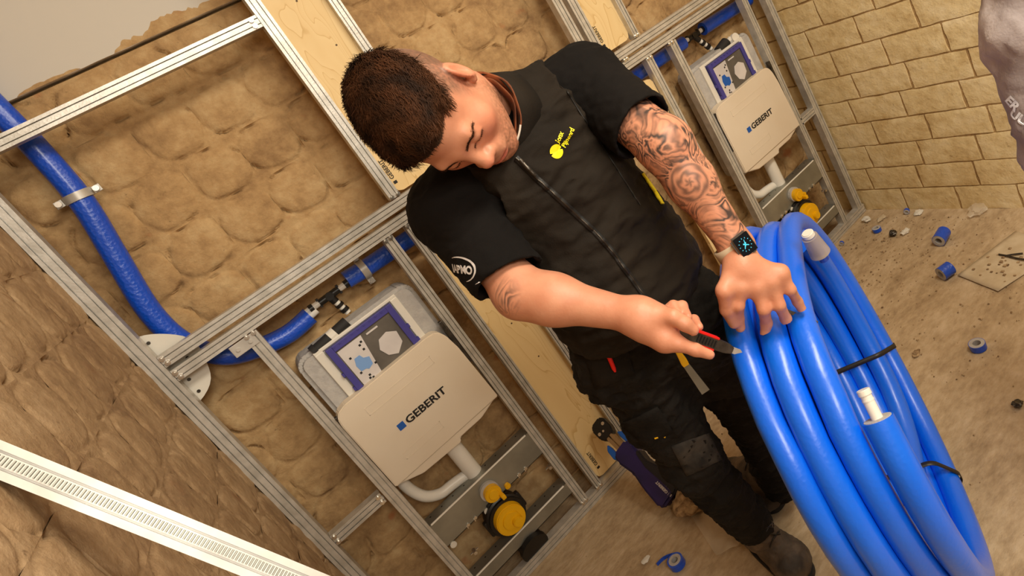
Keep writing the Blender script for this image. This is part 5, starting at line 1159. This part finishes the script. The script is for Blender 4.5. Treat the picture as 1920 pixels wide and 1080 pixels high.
decal('lettering', tv, tf, oT, -pf3[2], np.cross(pf3[4], -pf3[2]), M_PHOTOL, tool, tb_, .0008); decal('lettering_square', [[-.013, 0, 0], [-.004, 0, 0], [-.004, .009, 0], [-.013, .009, 0]], [[0, 1, 2, 3]], oT, -pf3[2], np.cross(pf3[4], -pf3[2]), M_PHOTOL, tool, tb_, .0008)
tv, tf = text_verts('Mepla', .008, .0001); decal('small_lettering', tv + np.array([0, -.013, 0]), tf, oT, -pf3[2], np.cross(pf3[4], -pf3[2]), M_PHOTOL, tool, tb_, .0008)

# ------------------------------------------------------------------ bits on the floor
def offcut(x, y, L_, ang, label, standing=False, r=.025, arc=None):
    c = onZ(x, y, r if not standing else L_ / 2); d = np.array([0, 0, 1.0]) if standing else np.array([math.cos(ang), math.sin(ang), 0])
    m = MB(); n = 26; a1 = arc or 2 * math.pi; ring = []; up = np.array([1.0, 0, 0]) if standing else np.array([0, 0, 1.0]); s_ = np.cross(d, up)
    for (dl, rr_) in ((-L_ / 2, r * .52), (-L_ / 2, r), (L_ / 2, r), (L_ / 2, r * .52)): ring.append([c + d * dl + (up * math.cos(a1 * k / n) + s_ * math.sin(a1 * k / n)) * rr_ for k in range(n)])
    vv = [list(p) for rr_ in ring for p in rr_]; fc = [[a * n + k, a * n + (k + 1) % n, ((a + 1) % 4) * n + (k + 1) % n, ((a + 1) % 4) * n + k] for a in range(4) for k in range(n)]
    m.raw(vv, fc); o = m.done('pipe_offcut', M_BLUE, smooth=True); o['label'] = label; o['category'] = 'offcut'; o['group'] = 'blue pipe offcuts on the floor'
    m = MB(); ring = []
    for (dl, rr_) in ((-L_ / 2 - .0004, r * .5), (-L_ / 2 - .0004, r * .94), (L_ / 2 + .0004, r * .94), (L_ / 2 + .0004, r * .5)): ring.append([c + d * dl + (up * math.cos(2 * math.pi * k / n) + s_ * math.sin(2 * math.pi * k / n)) * rr_ for k in range(n)])
    vv = [list(p) for rr_ in ring for p in rr_]; m.raw(vv, [[a * n + k, a * n + (k + 1) % n, ((a + 1) % 4) * n + (k + 1) % n, ((a + 1) % 4) * n + k] for a in range(4) for k in range(n)]); m.done('foam_core', M_GREYPL, o, True)
    return o
offcut(1765, 443, .062, 0.12, 'longest blue pipe offcut, lying on the floor nearest the brick wall')
offcut(1773, 508, .045, -0.35, 'short blue pipe offcut lying left of the dusty paper sheet')
offcut(1833, 648, .020, 0, 'thin blue ring offcut lying flat at the far right of the coil', True, .024)
offcut(1644, 430, .016, 0.9, 'small dark blue ring scrap near the frame corner', True, .019)
offcut(1700, 396, .014, 0.4, 'tiny blue scrap against the foot of the brick wall', False, .012)
offcut(1578, 456, .010, 0.4, 'tiniest blue scrap beside the bottom rail, right of the translucent pipe end', False, .010)
# strip and ring at the bottom edge
c = onZ(1268, 1054, .011); m = MB(); n = 40; vv = []
for (h_, rr_) in ((-.010, .019), (-.010, .0245), (.010, .0245), (.010, .019)): vv += [list(c + np.array([math.cos(2 * math.pi * k / n) * rr_, math.sin(2 * math.pi * k / n) * rr_, h_])) for k in range(n)]
m.raw(vv, [[a * n + k, a * n + (k + 1) % n, ((a + 1) % 4) * n + (k + 1) % n, ((a + 1) % 4) * n + k] for a in range(4) for k in range(n)]); rg = m.done('foam_ring', M_BLUE, smooth=True); rg['label'] = 'blue-rimmed ring with a curled strip at the bottom edge'; rg['category'] = 'offcut'
m = MB(); vv = []
for (h_, rr_) in ((-.011, .010), (-.011, .019), (.0105, .019), (.0105, .010)): vv += [list(c + np.array([math.cos(2 * math.pi * k / n) * rr_, math.sin(2 * math.pi * k / n) * rr_, h_])) for k in range(n)]
m.raw(vv, [[a * n + k, a * n + (k + 1) % n, ((a + 1) % 4) * n + (k + 1) % n, ((a + 1) % 4) * n + k] for a in range(4) for k in range(n)]); m.done('grey_core', M_GREYPL, rg, True)
sp = spline([onZ(1270, 1038, .012), onZ(1255, 1042, .012), onZ(1243, 1048, .010), onZ(1232, 1059, .006)], 5); m = MB(); vv = []; fc = []
for i, p in enumerate(sp):
    for dz, dx in ((-.006, 0), (.006, 0), (.006, .0015), (-.006, .0015)): vv.append([p[0] + dx, p[1], max(.0006, p[2] + dz)])
for i in range(len(sp) - 1):
    for j in range(4): a = i * 4; fc.append([a + j, a + (j + 1) % 4, a + 4 + (j + 1) % 4, a + 4 + j])
m.raw(vv, fc); m.done('curled_strip', M_BLUE, rg)
# paper sheet
cs = [onZ(1796, 517), onZ(1872, 548), onZ(1990, 470), onZ(1905, 434)]; nn = 12; vv = []
for i in range(nn + 1):
    for j in range(nn + 1):
        a, b_ = i / nn, j / nn; p = (cs[0] * (1 - a) + cs[1] * a) * (1 - b_) + (cs[3] * (1 - a) + cs[2] * a) * b_
        vv.append([p[0], p[1], .0025 + .004 * abs(noise.noise(Vector((p[0] * 9, p[1] * 9, 2)))) + .002 * (a * (1 - a))])
fc = [[i * (nn + 1) + j, i * (nn + 1) + j + 1, (i + 1) * (nn + 1) + j + 1, (i + 1) * (nn + 1) + j] for i in range(nn) for j in range(nn)]
pa = link_mesh('paper_sheet', np_mesh('paper_sheet', vv, fc), M_PAPER, None, True); md = pa.modifiers.new('s', 'SOLIDIFY'); md.thickness = .0008; pa['label'] = 'dusty paper sheet lying on the screed at the right edge'; pa['category'] = 'paper'
pb_ = BVHTree.FromPolygons([Vector(q) for q in vv], fc)
m = MB()
for k in range(26):
    a = rng.random(); b_ = .1 + .6 * rng.random(); p = (cs[0] * (1 - a) + cs[1] * a) * (1 - b_) + (cs[3] * (1 - a) + cs[2] * a) * b_; s_ = .002 + .003 * rng.random(); h = pb_.ray_cast(Vector((p[0], p[1], .1)), Vector((0, 0, -1)))
    if h[0] is not None: m.box((p[0] - s_, p[1] - s_, h[0].z - .001), (p[0] + s_, p[1] + s_, h[0].z + s_))
o = m.done('grit', M_DIRT, pa); o['kind'] = 'stuff'
tw = [onZ(1873, 477, .008), onZ(1890, 480, .011), onZ(1905, 484, .010), onZ(1925, 487, .012)]
m = MB(); m.tube(spline(tw, 6), .0035, 7); m.tube(spline([tw[1] + [0, .01, 0], onZ(1900, 477, .012), onZ(1918, 475, .010)], 6), .003, 7); o = m.done('twisted_wire', M_KNIFE, smooth=True); o['label'] = 'dark twisted wire lying on the dusty paper sheet'; o['category'] = 'wire'
def scrap(x, y, r, mt, label, cat, name, seed, flat=.4, ex=1.0):
    c = onZ(x, y, r * flat); b = bmesh.new(); bmesh.ops.create_icosphere(b, subdivisions=3, radius=1)
    for v in b.verts:
        k = 1 + .45 * noise.fractal(v.co * 1.6 + Vector((seed, 0, 0)), .8, 2.2, 4); q = v.co * k; v.co = Vector((c[0] + q.x * r * ex, c[1] + q.y * r, max(.0005, c[2] + q.z * r * flat)))
    m = MB(); m._add(b); o = m.done(name, mt, smooth=True); o['label'] = label; o['category'] = cat; return o
scrap(1624, 411, .018, M_WHITE, 'small white plaster lump on the floor by the frame corner', 'lump', 'plaster_lump', 3.0, .6)
scrap(1652, 409, .014, M_PAPER, 'thin pale shaving beside the white plaster lump', 'shaving', 'shaving', 5.0, .3, 1.8)
scrap(1832, 392, .030, M_CLEAR, 'crumpled clear film at the foot of the brick wall', 'film', 'crumpled_film', 8.0, .5, 1.4)
scrap(1722, 398, .018, M_WHITE, 'white flake on the floor between blue scrap and clear film', 'flake', 'plastic_flake', 12.0, .3, 1.2)
scrap(1674, 437, .016, M_KNIFE, 'dark grey fitting on the floor above the longest blue offcut\'s left side', 'fitting', 'dropped_fitting', 15.0, .7)
scrap(1697, 434, .012, M_WHITE, 'short pale plug lying beside the dark grey fitting', 'plug', 'pipe_plug', 17.0, .6, 2.0)
scrap(1908, 757, .013, M_KNIFE, 'small grey nut in a dust pile at the right edge', 'nut', 'metal_nut', 21.0, .7)
scrap(1718, 662, .010, M_DIRT, 'small clod of mortar right of the upper coil strap', 'clod', 'mortar_clod', 23.0, .6, 1.6)
scrap(1210, 1050, .010, M_WHITE, 'pale flake on the floor left of the blue-rimmed ring', 'flake', 'plastic_flake', 25.0, .3, 1.5)
# crumpled brown glove-like rag behind the tool, thin clear film by the boot
scrap(1288, 945, .050, M_DIRT, 'crumpled brown rag on the floor behind the tool and the boot', 'rag', 'crumpled_rag', 31.0, .55, .8)
cs = [onZ(1296, 968), onZ(1358, 960), onZ(1395, 1020), onZ(1345, 1045)]; vv = []
for i in range(nn + 1):
    for j in range(nn + 1):
        a, b_ = i / nn, j / nn; p = (cs[0] * (1 - a) + cs[1] * a) * (1 - b_) + (cs[3] * (1 - a) + cs[2] * a) * b_
        vv.append([p[0], p[1], .003 + .022 * abs(noise.noise(Vector((p[0] * 26, p[1] * 26, 7))))])
cf = link_mesh('clear_bag', np_mesh('clear_bag', vv, fc), M_CLEAR, None, True); cf['label'] = 'crumpled clear plastic bag on the floor beside the right boot'; cf['category'] = 'bag'
# crumbs and grit strewn over the screed
m = MB(); bvv = []; bff = []
for k in range(1500):
    if k % 3: x_ = 1.1 + 0.95 * rng.random() ** .6; y_ = 0.6 + 1.25 * rng.random()
    else: x_ = 0.1 + 1.9 * rng.random(); y_ = 0.4 + 1.45 * rng.random()
    if k % 5 == 0: x_ = 1.55 + .5 * rng.random(); y_ = 1.5 + .36 * rng.random()
    s_ = .0008 + .0035 * rng.random() ** 4; b_ = len(bvv)
    for dx, dy, dz in ((-1, -1, 0), (1, -.8, 0), (.9, 1, 0), (-.8, .9, 0), (0, 0, 1.2)): bvv.append([x_ + dx * s_ * (.7 + .6 * rng.random()), y_ + dy * s_ * (.7 + .6 * rng.random()), dz * s_])
    bff += [[b_, b_ + 1, b_ + 4], [b_ + 1, b_ + 2, b_ + 4], [b_ + 2, b_ + 3, b_ + 4], [b_ + 3, b_, b_ + 4]]
cr_ = link_mesh('grit', np_mesh('grit', bvv, bff), M_DIRT); tag(cr_, 'pale mortar crumbs and grit strewn over the screed floor', 'grit', kind='stuff')

# ------------------------------------------------------------------ second person at the right edge
p2 = empty('person', (1.22, 0.46, 0), 'person in grey work clothes cut off at the top right edge', 'person')
G = SDF((0.78, 0.10, 0.60), (1.60, 1.0, 1.62), 0.0075)
def gp(x, y, d): return P(x, y, d)
G.ell((1.17, 0.46, 1.20), (.155, .135, .27), None, 0.0); G.ell((1.17, 0.46, 0.92), (.165, .14, .14), None, 0.06)
e0 = P(1948, -160, .98); e1 = P(1918, 60, 1.02); e2 = P(1972, 290, 1.08)
G.cone(e0, e1, .068, .058, 0.03); G.cone(e1, e2, .058, .048, 0.03); G.cone(e0 + np.array([.05, -.02, .05]), e0, .085, .07, 0.05); G.cone((1.15, .42, 1.42), e0, .09, .075, .05)
v, f = G.mesh(); v = smooth_v(v, f, 1, .5); v = wrinkle(v, vnormals(v, f), 0.009, 51, (6, 6, 7)); v = wrinkle(v, vnormals(v, f), 0.006, 53, (20, 20, 12))
gj = link_mesh('jacket', fast_mesh('jacket', v, f), M_GREY, p2, False); g_bvh = BVHTree.FromPolygons([Vector(q) for q in v], [list(map(int, q)) for q in f])
T2 = SDF((0.95, 0.2, 0.0), (1.5, 0.75, 1.0), 0.009)
for sx in (-1, 1):
    T2.cone((1.17 + sx * .09, .46, .86), (1.17 + sx * .11, .45, .48), .088, .066, .03); T2.cone((1.17 + sx * .11, .45, .48), (1.17 + sx * .12, .46, .09), .066, .055, .03)
T2.ell((1.17, .46, .86), (.155, .12, .10), None, .04)
v, f = T2.mesh(); v = wrinkle(v, vnormals(v, f), .01, 61, (8, 8, 14)); link_mesh('trousers', fast_mesh('trousers', v, f), M_GREY, p2)
for sx in (-1, 1):
    S_ = SDF((1.17 + sx * .12 - .1, .2, -.02), (1.17 + sx * .12 + .1, .6, .2), .006); S_.cone((1.17 + sx * .12, .48, .10), (1.17 + sx * .12, .48, .05), .05, .048, 0); S_.cone((1.17 + sx * .12, .48, .045), (1.17 + sx * .13, .30, .04), .044, .042, .03); S_.halfspace((0, 0, .002), (0, 0, -1))
    v, f = S_.mesh(); link_mesh('boot', fast_mesh('boot', v, f), M_BOOT, p2)
S_ = SDF((0.78, 0.05, 0.55), (1.45, 0.85, 1.95), 0.006)     # head, neck and the near hand: one skin body
S_.ell((1.16, .41, 1.68), (.075, .095, .115), None, 0); S_.ell((1.16, .385, 1.63), (.055, .07, .07), None, .03); S_.cone((1.16, .44, 1.60), (1.17, .46, 1.40), .055, .062, .03); S_.cone((1.16, .315, 1.68), (1.16, .30, 1.655), .009, .012, .01)
for sx in (-1, 1): S_.ell((1.16 + sx * .076, .42, 1.67), (.009, .02, .03), None, .006)
S_.cone((1.17, .46, 1.42), e0, .05, .045, .04); S_.cone(e0, e1, .045, .038, .02); S_.cone(e1, e2, .038, .028, .02); hh = e2 + (e2 - e1) / np.linalg.norm(e2 - e1) * .07; S_.cone(e2, hh, .027, .030, .02)
dn = (e2 - e1) / np.linalg.norm(e2 - e1); sd2 = np.cross(dn, [0, 1, 0]); sd2 /= np.linalg.norm(sd2)
for k in range(4): S_.cone(hh + sd2 * (-.024 + .016 * k), hh + sd2 * (-.026 + .017 * k) + dn * (.055 + .012 * (k in (1, 2))) + np.array([0, -.015, 0]), .0095, .008, .004)
S_.cone(e2 + dn * .03 - sd2 * .02, e2 + dn * .08 - sd2 * .05 + np.array([0, -.02, 0]), .012, .0095, .008)
v, f = S_.mesh(); v = smooth_v(v, f, 1, .5); m2 = fast_mesh('body', v, f)
for nm, cc_ in (('tone', srgb(226, 166, 130)), ('tattoo', (0, 0, 0))):
    ca = m2.color_attributes.new(nm, 'FLOAT_COLOR', 'POINT'); ca.data.foreach_set('color', np.tile(np.array([*cc_, 1.0], np.float32), len(v)))
link_mesh('body', m2, M_SKIN, p2)
S_ = SDF((1.0, .25, 1.55), (1.32, .60, 1.85), .005); S_.ell((1.16, .42, 1.70), (.083, .103, .112), None, 0); S_.halfspace((1.16, .36, 1.70), (0, -.8, -.6)); v, f = S_.mesh(); v = smooth_v(v, f, 1, .5); link_mesh('hair', fast_mesh('hair', v, f), M_HAIR, p2)
for s__, x_, y_, hx in (('ER', 1886, 191, 0), ('UUR', 1894, 215, 0)):
    pc, nc = on(g_bvh, x_ + 12, y_)
    if pc is not None:
        ud = P(1930, 200, 1.0) - P(1886, 195, 1.0); ud -= nc * ud.dot(nc); ud /= np.linalg.norm(ud); vd = np.cross(nc, ud)
        if np.dot(vd, P(1900, 180, 1) - P(1900, 200, 1)) < 0: vd = -vd
        v1, f1 = text_verts(s__, .022, .0009); decal('reflective_lettering', v1 - np.array([.010, .008, 0]), f1, pc, ud, vd, M_REFL, gj, g_bvh, .002, 'silver reflective lettering')
